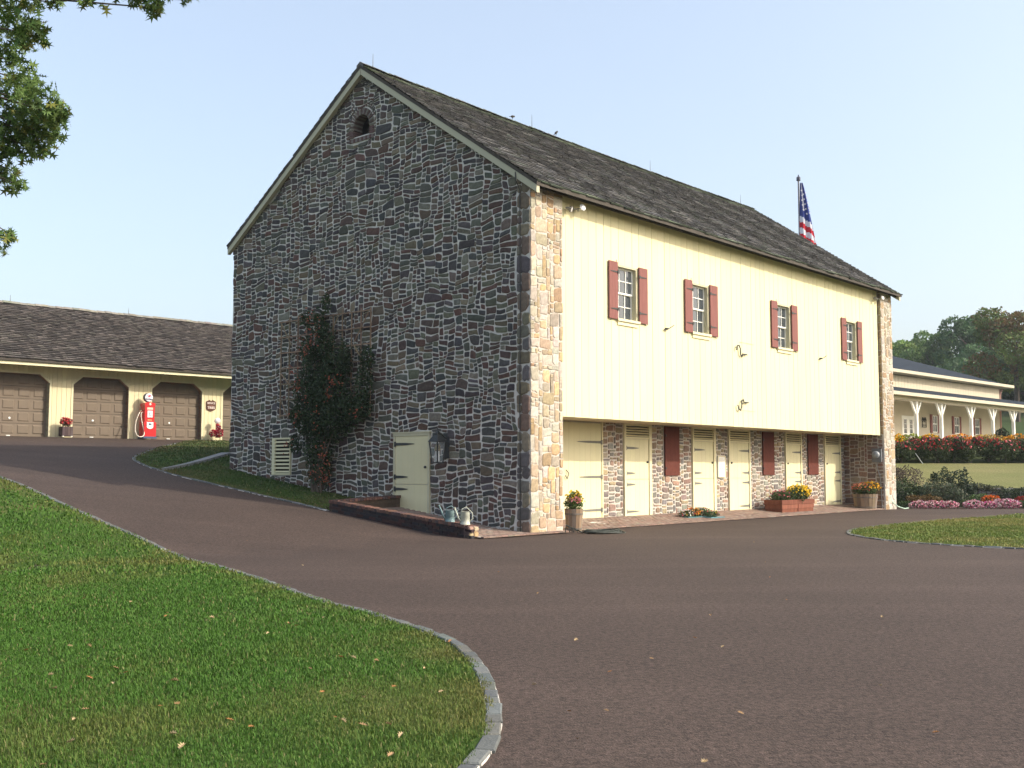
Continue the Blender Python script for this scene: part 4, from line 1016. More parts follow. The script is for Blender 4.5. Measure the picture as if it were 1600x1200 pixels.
for i in range(len(brk)-1):
    xa, xb = brk[i], brk[i+1]
    if xb-xa < .012: continue
    mid = (xa+xb)/2; inside = door_top(mid) is not None
    za, zb = (door_top(min(max(xa, [d for d in GD if d[0] <= mid <= d[1]][0][0]), [d for d in GD if d[0] <= mid <= d[1]][0][1])), door_top(min(max(xb, [d for d in GD if d[0] <= mid <= d[1]][0][0]), [d for d in GD if d[0] <= mid <= d[1]][0][1]))) if inside else (0, 0)
    cl.prism([(xa, za), (xb-.012, zb), (xb-.012, 3.0), (xa, 2.96)], 0.0, .03, vary((.67, .60, .38), .04, g_))
stuff(cl.build('cladding', M['board'], gar))
b = MB()
for i in range(len(brk)-1):
    xa, xb = brk[i], brk[i+1]
    if xb-xa < .012 or door_top((xa+xb)/2) is None: 
        if xb-xa >= .002 and door_top((xa+xb)/2) is None: b.box(xa, xb, .031, .25, 0, 3.0)
b.box(-12, 11, .6, .65, 0, 3.1); b.box(-12, -11.9, .03, 8.3, 0, 3.1); b.box(10.9, 11, .03, 8.3, 0, 3.1); b.box(-11.9, 10.9, 8.2, 8.3, 0, 3.1)
b.build('wall', M['olive'], gar)
for (d0, d1) in GD:
    dr = MB(); dr.box(d0-.02, d1+.02, .26, .31, 0, 2.66); door = dr.build('garage_door', M['tan'], gar)
    for r_ in range(5):
        for c_ in range(4):
            pw = (d1-d0)/4; b = MB(); x0, x1, z0, z1 = d0+pw*c_+.08, d0+pw*(c_+1)-.08, .06+.51*r_+.06, .06+.51*r_+.42
            k_ = .035
            b.add([(x0, .259, z0), (x1, .259, z0), (x1, .259, z1), (x0, .259, z1), (x0+k_, .235, z0+k_), (x1-k_, .235, z0+k_), (x1-k_, .235, z1-k_), (x0+k_, .235, z1-k_)], [(0, 1, 5, 4), (1, 2, 6, 5), (2, 3, 7, 6), (3, 0, 4, 7), (4, 5, 6, 7)])
            b.build('panel', M['tan'], door)
    b = MB()
    for r_ in range(1, 5): b.box(d0, d1, .255, .2595, .51*r_+.03, .51*r_+.042)
    b.build('section_joint', M['dark'], door)
    b = MB(); b.lathe([(.001, .0), (.04, .0), (.045, .02), (.001, .04)], 10, (.85, .85, .82), T=Matrix.Translation(((d0+d1)/2-.25, .235, .75)) @ Matrix.Rotation(R(90), 4, 'X')); b.box((d0+d1)/2-.35, (d0+d1)/2-.2, .22, .25, .02, .06, (.75, .75, .7)); b.build('handle', M['paint'], door)
    # trim round the opening and reveals
    t_ = MB(); out = [(d0, 0), (d0, DT-CHZ), (d0+CHF, DT), (d1-CHF, DT), (d1, DT-CHZ), (d1, 0)]; o2 = [(d0-.09, 0), (d0-.09, DT-CHZ+.04), (d0+CHF-.04, DT+.09), (d1-CHF+.04, DT+.09), (d1+.09, DT-CHZ+.04), (d1+.09, 0)]
    for i in range(5): t_.prism([out[i], out[i+1], o2[i+1], o2[i]][::-1], -.022, -.001)
    t_.build('trim', M['cream'], gar)
    rv = MB()
    for i in range(5):
        (xa, za), (xb, zb) = out[i], out[i+1]; rv.add([(xa, -.02, za), (xb, -.02, zb), (xb, .26, zb), (xa, .26, za)], [(0, 1, 2, 3)])
    rv.build('jamb', M['jamb'], gar)
b = MB(); b.box(-12.6, 11.6, -1.0, -.96, 2.84, 3.08); b.build('fascia', M['cream'], gar)
b = MB(); b.box(-12.5, 11.5, -.96, -.024, 2.97, 3.0); b.build('soffit', M['cream'], gar)
gs = math.atan((6.02-3.08)/5.27)
b = MB(); V = []
for x in (-12.7, 11.7): V += [(x, -1.08, 3.07), (x, 4.17, 6.01), (x, 9.0, 3.12), (x, 9.0, 3.0), (x, 4.17, 5.88), (x, -1.08, 2.98)]
b.add(V, [(0, 6, 7, 1), (1, 7, 8, 2), (5, 4, 10, 11), (4, 3, 9, 10), (0, 1, 4, 5), (1, 2, 3, 4), (6, 11, 10, 7), (7, 10, 9, 8), (0, 5, 11, 6), (2, 8, 9, 3)]); gr = b.build('roof', M['deck'], gar)
GREY2 = [tuple(c*.36 for c in q) for q in [(.20, .175, .165), (.15, .135, .13), (.25, .22, .205), (.17, .155, .15), (.12, .11, .108), (.21, .195, .175)]]
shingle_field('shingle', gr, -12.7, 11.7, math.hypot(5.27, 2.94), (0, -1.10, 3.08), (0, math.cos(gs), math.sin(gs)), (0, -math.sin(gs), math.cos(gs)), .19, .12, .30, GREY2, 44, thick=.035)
b = MB(); x = -12.7
while x < 11.5:
    w = rnd.uniform(.25, .4); t_ = rnd.uniform(0, .03); b.add([(x, 4.03, 6.0+t_), (x+w, 4.03, 5.99+t_), (x+w, 4.17, 6.10+t_), (x, 4.17, 6.11+t_), (x, 4.31, 6.0+t_), (x+w, 4.31, 5.99+t_)], [(0, 1, 2, 3), (3, 2, 5, 4), (0, 3, 4)], vary((.2, .19, .16), .2)); x += w
stuff(b.build('ridge_shingle', M['shingle'], gr))
for x in (-4.3, 1.2):
    b = MB(); b.tube([(x, 4.17, 6.0), (x, 4.17, 6.4)], .015, 6, r1=.006); b.build('lightning_rod', M['hinge'], gar)

def text_part(body, size, parent, mtx, m, name='lettering', ext=.004, scalex=1.0):
    cu = bpy.data.curves.new(name, 'FONT'); cu.body = body; cu.size = size; cu.extrude = ext; cu.align_x = 'CENTER'; cu.align_y = 'CENTER'; cu.offset = size*.012
    o = bpy.data.objects.new(name, cu); col.objects.link(o)
    dg = bpy.context.evaluated_depsgraph_get(); me = bpy.data.meshes.new_from_object(o.evaluated_get(dg)); bpy.data.objects.remove(o)
    me.materials.clear(); me.materials.append(m); r = bpy.data.objects.new(name, me); col.objects.link(r); r.parent = parent
    r.matrix_local = mtx @ Matrix.Rotation(R(90), 4, 'X') @ Matrix.Diagonal((scalex, 1, 1, 1)); return r
M['red'] = mat('red_enamel', (.58, .02, .022), rough=.35, spec=.5, coat=.3)
M['darkred'] = mat('maroon_enamel', (.28, .02, .06), rough=.4)
M['navy'] = mat('navy_ink', (.03, .04, .11), rough=.5)
M['globe'] = mat('globe_glass', (.80, .80, .84), rough=.25, spec=.5)
M['rednk'] = mat('red_ink', (.55, .05, .10), rough=.5)
def pump():
    t = thing('petrol_pump', 'vintage red fuel pump with white round globe and looped white hose', 'fuel pump', GW(.03, -.42, .01), GA)
    b = MB(); b.box(-.31, .31, -.26, .26, 0, .09); b.build('plinth', mat('blue_grey_plinth', (.07, .09, .15), rough=.6), t)
    b = MB(); b.box(-.27, .27, -.22, .22, .09, .72); b.box(.22, .30, -.2, .2, .09, .70); b.build('lower_cabinet', M['red'], t)
    b = MB(); b.box(-.235, .215, -.20, .20, .72, 1.42); b.build('upper_cabinet', M['red'], t)
    b = MB(); b.prism([(-.25, 1.42), (.23, 1.42), (.24, 1.5), (.2, 1.56), (.1, 1.58), (-.12, 1.58), (-.22, 1.56), (-.26, 1.5)], -.215, .215); b.build('cornice', M['red'], t)
    b = MB(); b.lathe([(.001, 0), (.055, 0), (.05, .02), (.001, .03)], 14, (.85, .6, .5), T=Matrix.Translation((-.01, -.216, 1.5)) @ Matrix.Rotation(R(90), 4, 'X')); b.build('badge', M['paint'], t)
    for (x0, x1, z0, z1, c) in ((-.14, .13, 1.26, 1.36, (.65, .55, .42)), (-.12, .12, .92, 1.22, (.70, .72, .72)), (-.11, .09, .79, .83, (.75, .38, .16))):
        b = MB(); b.box(x0, x1, -.214, -.201, z0, z1, c); b.build('dial_plate', M['paint'], t)
    b = MB(); b.box(-.05, -.03, -.222, -.2145, 1.0, 1.15, (.2, .3, .3)); b.box(.0, .06, -.222, -.2145, 1.0, 1.02, (.2, .3, .3)); b.box(-.1, .1, -.222, -.2145, 1.10, 1.108, (.3, .3, .3)); b.build('dial_marking', M['paint'], t)
    b = MB(); b.prism([(-.15, .72), (-.15, .50), (-.10, .44), (0, .42), (.10, .44), (.15, .50), (.15, .72)], -.236, -.2215); b.build('shield', M['white'], t)
    b = MB(); b.prism([(-.07, .585), (.07, .60), (.05, .65), (-.04, .67)], -.242, -.2365); b.build('shield_mark', M['navy'], t)
    b = MB(); b.lathe([(.07, 0), (.05, .03), (.05, .06)], 14, (.55, .1, .1), T=Matrix.Translation((-.01, 0, 1.57))); b.build('neck', M['paint'], t)
    b = MB(); T = Matrix.Translation((-.01, 0, 1.80)) @ Matrix.Rotation(R(90), 4, 'X')
    b.lathe([(.19, -.09), (.20, -.07), (.20, .07), (.19, .09)], 28, (.10, .09, .12), T=T); b.build('globe_rim', M['paint'], t, smooth=True)
    b = MB(); b.lathe([(.178, .0905), (.15, .098), (.08, .105), (.001, .107)], 28, T=T); b.lathe([(.001, -.107), (.08, -.105), (.15, -.098), (.178, -.0905)], 28, T=T); b.build('globe', M['globe'], t, smooth=True)
    text_part('Mobilgas', .085, t, Matrix.Translation((-.01, -.113, 1.735)), M['navy'])
    b = MB(); hs = [(-.10, .02), (-.06, .035), (-.03, .03), (-.035, .0), (-.02, -.02), (.0, .005), (.035, .0), (.05, -.025), (.062, -.02), (.05, .02), (.08, .05), (.095, .045), (.10, .06), (.08, .085), (.06, .07), (.03, .05), (.0, .1), (-.06, .115), (-.04, .07), (-.09, .06)]
    b.prism([(-x, z+1.82) for x, z in hs][::-1], -.118, -.112); b.build('winged_horse', M['rednk'], t)
    b = MB(); pts = [(-.25, -.05, 1.15), (-.33, -.08, 1.12), (-.36, -.1, .98), (-.31, -.15, .6), (-.25, -.2, .3), (-.30, -.25, .12), (-.45, -.27, .06), (-.60, -.25, .14), (-.66, -.2, .35), (-.60, -.12, .7), (-.48, -.08, 1.02), (-.40, -.05, 1.14)]
    P2 = resample([(i, 0) for i in range(len(pts))], 1); dense = []
    for i in range(len(pts)-1):
        p0, p1, p2, p3 = [Vector(pts[max(0, min(len(pts)-1, i+k_))]) for k_ in (-1, 0, 1, 2)]
        for q_ in range(4):
            u = q_/4; dense.append(.5*((2*p1)+(-p0+p2)*u+(2*p0-5*p1+4*p2-p3)*u*u+(-p0+3*p1-3*p2+p3)*u**3))
    dense.append(Vector(pts[-1])); b.tube(dense, .02, 8, (.72, .64, .52)); b.build('hose', M['paint'], t, smooth=True)
    b = MB(); b.tube([(-.42, -.05, 1.1), (-.34, -.04, 1.22), (-.25, 0, 1.24)], .022, 8, (.4, .3, .2)); b.build('nozzle', M['paint'], t)
pump()
def garage_sign():
    t = thing('wall_sign', 'small brown shield shaped sign with white lettering on the garage wall', 'sign', GW(3.32, -.03, 1.36), GA)
    P = [(-.25, .10), (-.19, .04), (-.02, -.03), (.17, .05), (.24, .10), (.25, .42), (.22, .44), (.07, .52), (.04, .47), (-.04, .47), (-.07, .52), (-.22, .45), (-.25, .43)]
    b = MB(); b.prism(P, 0, .028); b.build('plate', mat('sign_brown', (.09, .035, .02), rough=.5), t)
    mw = mat('sign_white', (.85, .72, .66), rough=.5)
    text_part('SERVICE', .115, t, Matrix.Translation((0, -.005, .36)), mw)
    text_part('TIRES', .15, t, Matrix.Translation((0, -.005, .15)), mw)
    b = MB(); b.prism([(-.2, .25), (0, .20), (.2, .25), (0, .30)], -.012, -.001); b.build('emblem', mat('sign_emblem', (.16, .07, .05), rough=.5), t)
garage_sign()
t = thing('box_planter', 'dark wooden box planter with spiky red flowers between two garage doors', 'planter', GW(-3.56, -.42, .01), GA)
b = MB()
for k_ in range(4): b.box(-.22+.11*k_+.003, -.22+.11*(k_+1)-.003, -.2, -.17, .04, .42, vary((.10, .075, .07), .2)); b.box(-.22+.11*k_+.003, -.22+.11*(k_+1)-.003, .17, .2, .04, .42, vary((.10, .075, .07), .2))
b.box(-.22, -.19, -.169, .169, .04, .42, (.1, .075, .07)); b.box(.19, .22, -.169, .169, .04, .42, (.1, .075, .07)); b.box(-.19, .19, -.169, .169, .02, .36, (.05, .04, .03)); b.build('box', M['wood'], t)
b = MB(); b.box(-.21, -.15, -.2, -.14, 0, .04, (.7, .68, .6)); b.box(.15, .21, -.2, -.14, 0, .04, (.7, .68, .6)); b.build('foot', M['paint'], t)
flowers(t, [(0, 0, .52, .22, .2, .16), (-.08, 0, .62, .16, .14, .18), (.1, 0, .6, .15, .14, .18)], 500, (.12, .08, .05), [((.48, .05, .05), .8, None), ((.6, .35, .3), .2, None)], 420, .06, .07, 12)
t = thing('garden_ornament', 'small fuel pump ornament with white round top wreathed in red flowers', 'ornament', GW(3.45, -.40, .12), GA)
b = MB(); b.box(-.06, .06, -.06, .06, 0, .62, (.45, .05, .06)); b.lathe([(.05, .62), (.06, .66)], 10, (.4, .05, .05)); b.build('pedestal', M['paint'], t)
b = MB(); T = Matrix.Translation((0, 0, .78)) @ Matrix.Rotation(R(90), 4, 'X'); b.lathe([(.001, -.06), (.13, -.055), (.14, 0), (.13, .055), (.001, .06)], 18, (.80, .74, .74), T=T); b.build('globe', M['paint'], t, smooth=True)
flowers(t, [(.05, -.05, .22, .2, .15, .2), (-.25, -.05, .2, .16, .14, .16), (.03, -.07, .45, .1, .08, .14)], 400, (.09, .08, .04), [((.45, .03, .06), .85, None), ((.75, .55, .55), .15, None)], 700, .05, .06, 13, False)

# ------------------------------------------------------------------ HOUSE with porch on the right
H0 = Vector((22.21, 60.0, 0)); ZB = 2.6
hs_ = thing('farmhouse', 'long cream house with slate blue roof and a deep porch beyond the flower hedge', 'house', H0, GA)
b = MB(); b.box(-22, 18.4, 2.4, 14.5, ZB-.5, 7.12); b.build('wall', M['housewall'], hs_)
b = MB(); k_ = -22.0
while k_ < 18.3: b.box(k_, k_+.385, 2.375, 2.399, 6.32, 7.1); k_ += .4
stuff(b.build('upper_siding', M['housewall'], hs_))
b = MB(); b.box(18.38, 18.46, 2.33, 2.42, ZB, 7.1); b.tube([(18.5, 2.2, 7.05), (18.48, 2.3, 6.9), (18.44, 2.35, 6.6), (18.44, 2.35, ZB)], .05, 8); b.build('downspout', M['pink'], hs_)
# hipped main roof
b = MB(); e0, e1, f0, f1, ze = -24, 19.4, 1.9, 15.0, 7.33; dd = (f1-f0)/2; zr = ze+.36*dd
b.add([(e0, f0, ze), (e1, f0, ze), (e1, f1, ze), (e0, f1, ze), (e0, (f0+f1)/2, zr), (e1-dd, (f0+f1)/2, zr)], [(0, 1, 5, 4), (1, 2, 5), (2, 3, 4, 5), (0, 3, 2, 1), (0, 4, 3)]); b.build('roof', M['slate'], hs_)
b = MB(); b.box(e0, e1+.12, f0-.12, f0, 7.18, 7.36); b.box(e1, e1+.12, f0+.001, f1, 7.18, 7.36); b.box(e0, e1, f0+.001, 2.395, 7.14, 7.2); b.build('gutter', M['housewall'], hs_)
# porch
b = MB(); b.add([(-24, -.42, 5.69), (27, -.42, 5.69), (27, 2.36, 6.40), (-24, 2.36, 6.40), (-24, -.42, 5.63), (27, -.42, 5.63), (27, 2.36, 6.33), (-24, 2.36, 6.33)], [(0, 1, 2, 3), (7, 6, 5, 4), (0, 4, 5, 1), (1, 5, 6, 2)]); b.build('porch_roof', M['slate'], hs_)
b = MB(); b.box(-24, 27, -.56, -.43, 5.53, 5.71); b.build('porch_gutter', M['housewall'], hs_)
b = MB(); b.box(-24, 27, -.15, .15, 5.33, 5.58); b.box(-24, 27, -.42, -.152, 5.55, 5.60); b.build('porch_beam', M['housewall'], hs_)
b = MB(); b.box(-24, 27, .16, 2.39, 5.60, 5.64); b.build('porch_ceiling', mat('porch_ceiling', (.5, .46, .36), rough=.8), hs_)
b = MB(); b.box(-24, 27, -.6, 2.39, ZB-.6, ZB+.02); b.build('porch_floor', M['mortar'], hs_)
for x in (-7, -3.2, .21, 3.42, 7.63, 10.92, 14.28, 17.9, 21.5, 25.2):
    p = MB(); p.box(x-.085, x+.085, -.085, .085, ZB, 5.33); po = p.build('post', M['white'], hs_)
    for s in (-1, 1):
        q_ = MB(); q_.prism([(x+s*.08, 4.55), (x+s*.08, 4.72), (x+s*.52, 5.33), (x+s*.66, 5.33)][::-s], -.05, .05); q_.build('brace', M['white'], po)
def hwin(x0, x1, z0, z1, sh=.27):
    f = MB(); f.box(x0, x1, 2.34, 2.398, z0, z0+.05); f.box(x0, x1, 2.34, 2.398, z1-.05, z1); f.box(x0, x0+.05, 2.34, 2.398, z0+.05, z1-.05); f.box(x1-.05, x1, 2.34, 2.398, z0+.05, z1-.05); zm = (z0+z1)/2
    f.box(x0+.05, x1-.05, 2.355, 2.39, zm-.03, zm+.03); xm = (x0+x1)/2; f.box(xm-.012, xm+.012, 2.362, 2.385, z0+.05, zm-.03); f.box(xm-.012, xm+.012, 2.362, 2.385, zm+.03, z1-.05); w = f.build('window', M['white'], hs_)
    g = MB(); g.add([(x0+.05, 2.392, z0+.05), (x1-.05, 2.392, z0+.05), (x1-.05, 2.392, z1-.05), (x0+.05, 2.392, z1-.05)], [(0, 1, 2, 3)]); g.build('pane', M['glass'], w)
    if sh:
        for xx in (x0-sh-.01, x1+.01):
            s = MB(); s.box(xx, xx+sh, 2.33, 2.39, z0-.03, z1+.05); s.build('shutter', M['redshut'], hs_)
hwin(7.6, 8.3, 3.85, 4.9); hwin(10.8, 11.55, 3.85, 4.9); hwin(14.0, 14.75, 3.85, 4.9)
f = MB(); f.box(3.5, 5.1, 2.37, 2.397, ZB+.05, 4.75); dd_ = f.build('door', M['white'], hs_)
for xx in (3.74, 4.5):
    for k_ in range(3): f = MB(); f.box(xx, xx+.36, 2.362, 2.3695, 3.72+.28*k_, 3.72+.28*k_+.25); f.build('pane', M['glass'], dd_)
t = thing('porch_ornament', 'dark scrolled iron ornament on the house wall between door and window', 'ornament', H0+GX*6.45+GY*2.36+Vector((0, 0, 4.1)), GA)
b = MB()
for k_ in range(3): b.tube([(-.3+.2*k_, 0, .42), (-.2+.2*k_, 0, .62), (-.12+.2*k_, 0, .45), (-.18+.2*k_, 0, .35)], .028, 6)
b.box(-.3, .3, -.02, .02, .02, .06); b.box(-.3, .3, -.02, .02, .14, .18); b.tube([(-.25, 0, .03), (-.25, 0, .4)], .02, 6); b.tube([(.25, 0, .03), (.25, 0, .4)], .02, 6); b.build('scroll', M['iron'], t)
def chair(x, label):
    t = thing('porch_chair', label, 'chair', H0+GX*x+GY*1.1+Vector((0, 0, ZB+.02)), GA+rnd.uniform(-.3, .3), 'chairs on the porch')
    wd = (.10, .05, .035)
    b = MB(); b.box(-.3, .3, -.28, .28, .38, .45, wd); b.build('seat', M['wood'], t)
    b = MB(); T = Matrix.Translation((0, .27, .42)) @ Matrix.Rotation(R(-12), 4, 'X')
    for k_ in range(5): b.box(-.28+.118*k_, -.28+.118*k_+.09, 0, .025, 0, .52+(.07 if 0 < k_ < 4 else 0), wd, T=T)
    b.build('backrest', M['wood'], t)
    for sx in (-1, 1):
        for sy in (-.25, .25):
            b = MB(); b.box(sx*.28-.025, sx*.28+.025, sy-.025, sy+.025, 0, .38 if sy > 0 else .62, wd); b.build('leg', M['wood'], t)
        b = MB(); b.box(sx*.28-.04, sx*.28+.04, -.28, .28, .621, .65, wd); b.build('armrest', M['wood'], t)
for x, lb in ((6.6, 'dark porch chair left of the first shuttered window'), (8.6, 'dark porch chair under the first shuttered window'), (10.2, 'dark porch chair between the first and second shuttered windows'), (12.2, 'dark porch chair just right of the second shuttered window'), (13.6, 'dark porch chair under the third shuttered window'), (14.9, 'dark porch chair nearest the lit end of the porch')): chair(x, lb)

# ------------------------------------------------------------------ right hand garden
def px(u, y): return (u-800)/1705*y
def bush(name, label, cat, x, y, lobes, n, base, leaf, petals=(), npet=0, pet=.06, seed=1, group=None, alt=None, altp=0, up=False):
    z = tz(x, y); t = thing(name, label, cat, (x, y, z), 0, group); g = np.random.default_rng(seed)
    P, _ = cloud(lobes, n, g, .45); P[:, 2] = np.maximum(P[:, 2], .01)
    st = MB()
    for k_ in range(4): st.tube([(rnd.uniform(-.05, .05), 0, -.05), (rnd.uniform(-.2, .2)*lobes[0][3]*2, rnd.uniform(-.2, .2), max(.1, lobes[0][2]))], .02, 5, r1=.008)
    st.build('stem', M['bark'], t)
    scatter_leaves('foliage', P, leaf, leafcols(n, g, base, .35, alt, altp), M['leaf'], t, g)
    for (c, frac, sub) in petals:
        Q, _ = cloud(sub or lobes, int(npet*frac), g, .97)
        if up: Q = Q[Q[:, 2] > np.percentile(Q[:, 2], 45)]
        scatter_leaves('blossom', Q, pet, leafcols(len(Q), g, c, .2), M['petal'], t, g, (np.array([[.5, 0, 0], [.15, .48, .0], [-.4, .3, .04], [-.4, -.3, 0], [.15, -.48, .04]]), np.array([[0, 1, 2, 3, 4]])), .5)
    return t
GR = (.040, .062, .022)
# rose hedge along the terrace
hl = [(1408, 1.0, 'pinkish red roses beside the far barn pier'), (1438, 1.15, 'deep red roses behind the leaning stake'), (1466, 1.2, 'crimson roses below the second porch post'), (1492, 1.15, 'dark red roses below the middle of the porch'), (1518, 1.2, 'bright crimson roses below the third porch post'), (1545, 1.05, 'sparse red roses with more green leaves'), (1572, 1.05, 'coral red roses near the last porch post'), (1600, 1.1, 'few red roses at the right edge of the photo'), (1632, 1.1, 'red roses beyond the right edge')]
for i, (u, h, lb) in enumerate(hl):
    y = 56.3+.2*(i % 2); x = px(u, y); r = random.Random(i)
    lob = [(r.uniform(-.45, .45), r.uniform(-.2, .2), h*r.uniform(.35, .72), .45, .45, h*.42) for _ in range(5)]+[(r.uniform(-.5, .5), 0, h*.9, .25, .25, .2) for _ in range(4)]
    bush('rose_bush', 'rose bush with '+lb, 'rose bush', x, y, lob, 3600, (.055, .08, .03), .10, [((.48, .045, .05), .75, None), ((.55, .15, .17), .3, None)], 330 if i in (1, 2, 3, 4) else 200, .11, 60+i, 'rose bushes along the porch terrace', up=True)
for i, (u, c, w, lb) in enumerate([(1403, (.80, .48, .02), .45, 'yellow marigolds showing above the roses next to the barn pier'), (1425, (.30, .36, .05), .7, 'yellow green plants above the roses below the porch door'), (1453, (.80, .45, .02), .5, 'yellow marigolds above the roses under the first window'), (1499, (.75, .27, .02), .8, 'orange marigolds above the roses under the second window'), (1545, (.45, .30, .08), .9, 'dull orange plants above the roses at the porch end'), (1590, (.75, .36, .03), .8, 'orange marigolds above the roses at the right edge of the photo')]):
    y = 57.6; bush('marigolds', lb, 'flowers', px(u, y), y, [(0, 0, .78, w, .3, .30), (w*.5, 0, .68, w*.6, .3, .27), (-w*.5, 0, .70, w*.6, .3, .27)], 900, (.07, .10, .03), .08, [(c, 1, None)], 500, .10, 80+i, up=True)
y = 58.8; bush('shrub', 'round dark shrub at the right end of the porch', 'shrub', px(1566, y), y, [(0, 0, .6, .45, .4, .6), (.3, 0, .3, .3, .3, .35)], 1800, (.03, .04, .022), .10, seed=90)
t = thing('garden_stake', 'thin pale leaning stake in front of the rose bushes', 'stake', (px(1438, 55.8), 55.8, tz(px(1438, 55.8), 55.8)), 0)
b = MB(); b.tube([(.15, 0, 0), (-.15, .2, .55)], .018, 6, (.5, .55, .5)); b.build('rod', M['paint'], t)

# dry stone retaining wall
def stone_wall():
    t = thing('stone_retaining_wall', 'low dry stone retaining wall half hidden by creeping plants', 'wall', (12.6, 45.9, 0))
    b = MB(); b.box(0, 40, .02, .4, -.1, .76); b.build('core', M['soil'], t)
    rr = pack(30, .82, .07, .06, lambda x, z: True, [(4, 2), (5, 2), (3, 2), (6, 2), (4, 3), (3, 1), (5, 3), (2, 2)], 70)
    r = random.Random(71); rest_ = MB(); k_ = 0
    lst = sorted(rr, key=lambda q: -(q[2]*q[3]) if 18.6-12.6 < q[0] < 22.5-12.6 else 0)
    for (x, z, w, h) in lst:
        c, V, F = stone_geo(x, z, w, h, .008, .05, r, .01, 0, .35); cc = vary(r.choice([(.22, .22, .23), (.28, .26, .24), (.18, .18, .20), (.32, .30, .27)]), .15, r)
        V = [(v[0]+c[0], v[1], v[2]+c[1]) for v in V]
        if k_ < 140: mesh_obj('stone', V, F, M['stone'], t, [cc]*len(F))
        else: rest_.add(V, F, cc)
        k_ += 1
    stuff(rest_.build('stone', M['stone'], t))
stone_wall()
# shrubs and bedding in front of the wall (x from their place along the bed)
y = 45.2
bush('shrub', 'purple brown leaved rounded shrub close behind the far barn pier', 'shrub', px(1412, 46.8), 46.8, [(0, 0, .35, .85, .6, .55), (-.5, 0, .45, .6, .5, .5)], 3000, (.075, .055, .05), .07, seed=100)
bush('shrub', 'mid green broadleaf shrub right beside the far barn pier', 'shrub', px(1410, 44.9), 44.9, [(0, 0, .55, .75, .5, .6), (.45, 0, .4, .5, .4, .45), (-.5, 0, .5, .5, .4, .5)], 3600, (.05, .08, .035), .085, seed=101)
bush('shrub', 'tall dark green upright shrub, largest in the bed', 'shrub', px(1487, 45.6), 45.6, [(-.5, 0, .85, .6, .5, .6), (.2, 0, .9, .5, .5, .65), (.6, 0, .6, .45, .4, .6), (0, 0, .4, .9, .5, .45), (-.3, 0, 1.4, .18, .15, .25), (.55, 0, 1.4, .12, .12, .22), (-.75, 0, 1.25, .15, .15, .2)], 5200, (.028, .048, .026), .08, seed=102)
bush('hydrangea_shrub', 'pale leaved spreading shrub in front of the tall dark one', 'shrub', px(1468, 44.8), 44.8, [(-.3, 0, .6, .6, .4, .45), (.3, 0, .55, .6, .4, .5), (.75, -.1, .35, .4, .35, .35), (-.8, 0, .55, .4, .3, .3)], 3600, (.075, .10, .06), .085, seed=103, alt=(.16, .15, .10), altp=.12)
bush('ornamental_grass', 'rusty olive low grass clump in front of the shrubs', 'grass clump', px(1444, 44.3), 44.3, [(0, 0, .25, .75, .35, .26), (-.5, 0, .3, .3, .3, .22)], 2200, (.13, .085, .03), .08, seed=104)
bush('bedding_flowers', 'left clump of pink and white bedding flowers at the drive edge', 'flowers', px(1459, 43.75), 43.75, [(-.65, 0, .13, .4, .25, .16), (-.1, 0, .13, .45, .25, .17), (.5, 0, .13, .45, .25, .16)], 1500, (.05, .075, .03), .05, [((.62, .34, .38), .6, None), ((.70, .58, .58), .35, None), ((.45, .08, .18), .2, None)], 950, .07, 105, 'bedding flowers along the drive')
bush('bedding_flowers', 'right clump of pink and magenta bedding flowers at the drive edge', 'flowers', px(1549, 43.75), 43.75, [(-.8, 0, .15, .38, .25, .17), (-.1, 0, .13, .4, .25, .15), (.45, 0, .17, .5, .28, .2), (.8, 0, .15, .35, .25, .18)], 1700, (.05, .075, .03), .05, [((.62, .32, .38), .55, None), ((.70, .58, .60), .3, None), ((.50, .06, .22), .3, None)], 1150, .07, 106, 'bedding flowers along the drive')
bush('orange_flowers', 'small patch of orange flowers behind the right pink clump', 'flowers', px(1546, 44.4), 44.4, [(0, 0, .33, .36, .25, .16)], 500, (.07, .09, .03), .05, [((.65, .17, .04), 1, None)], 300, .07, 107)
bush('red_flowers', 'dark red flowers at the right edge of the bed', 'flowers', px(1598, 44.3), 44.3, [(0, 0, .25, .42, .3, .2)], 800, (.05, .06, .03), .06, [((.36, .05, .04), 1, None)], 400, .08, 108)
bush('leafy_plant', 'bright green low plant between shrubs and pink flowers', 'plant', px(1530, 44.7), 44.7, [(0, 0, .3, .6, .35, .25), (-.7, -.1, .15, .4, .3, .2)], 1900, (.07, .12, .035), .06, seed=109)
bush('leafy_plant', 'small green plant at the foot of the far barn pier', 'plant', px(1412, 44.0), 44.0, [(0, 0, .14, .35, .25, .16)], 800, (.05, .09, .03), .06, seed=110)
bush('leafy_plant', 'green plant at the right end of the pink flowers', 'plant', px(1602, 43.8), 43.8, [(0, 0, .16, .4, .25, .18)], 800, (.05, .09, .03), .06, seed=111)
bush('creeping_plant', 'creeping plant spilling over the left part of the stone wall', 'plant', px(1526, 45.85), 45.85, [(-.6, 0, .75, .6, .3, .16), (0, 0, .78, .6, .3, .18), (.7, 0, .72, .5, .3, .13), (-.5, -.1, .5, .4, .2, .25)], 2600, (.065, .075, .045), .065, seed=112)
bush('creeping_plant', 'creeping plant covering the right part of the stone wall', 'plant', px(1582, 45.7), 45.7, [(-.2, 0, .45, .5, .3, .32), (.4, 0, .5, .5, .3, .3), (.9, 0, .4, .4, .3, .3)], 2800, (.045, .07, .035), .065, seed=113)

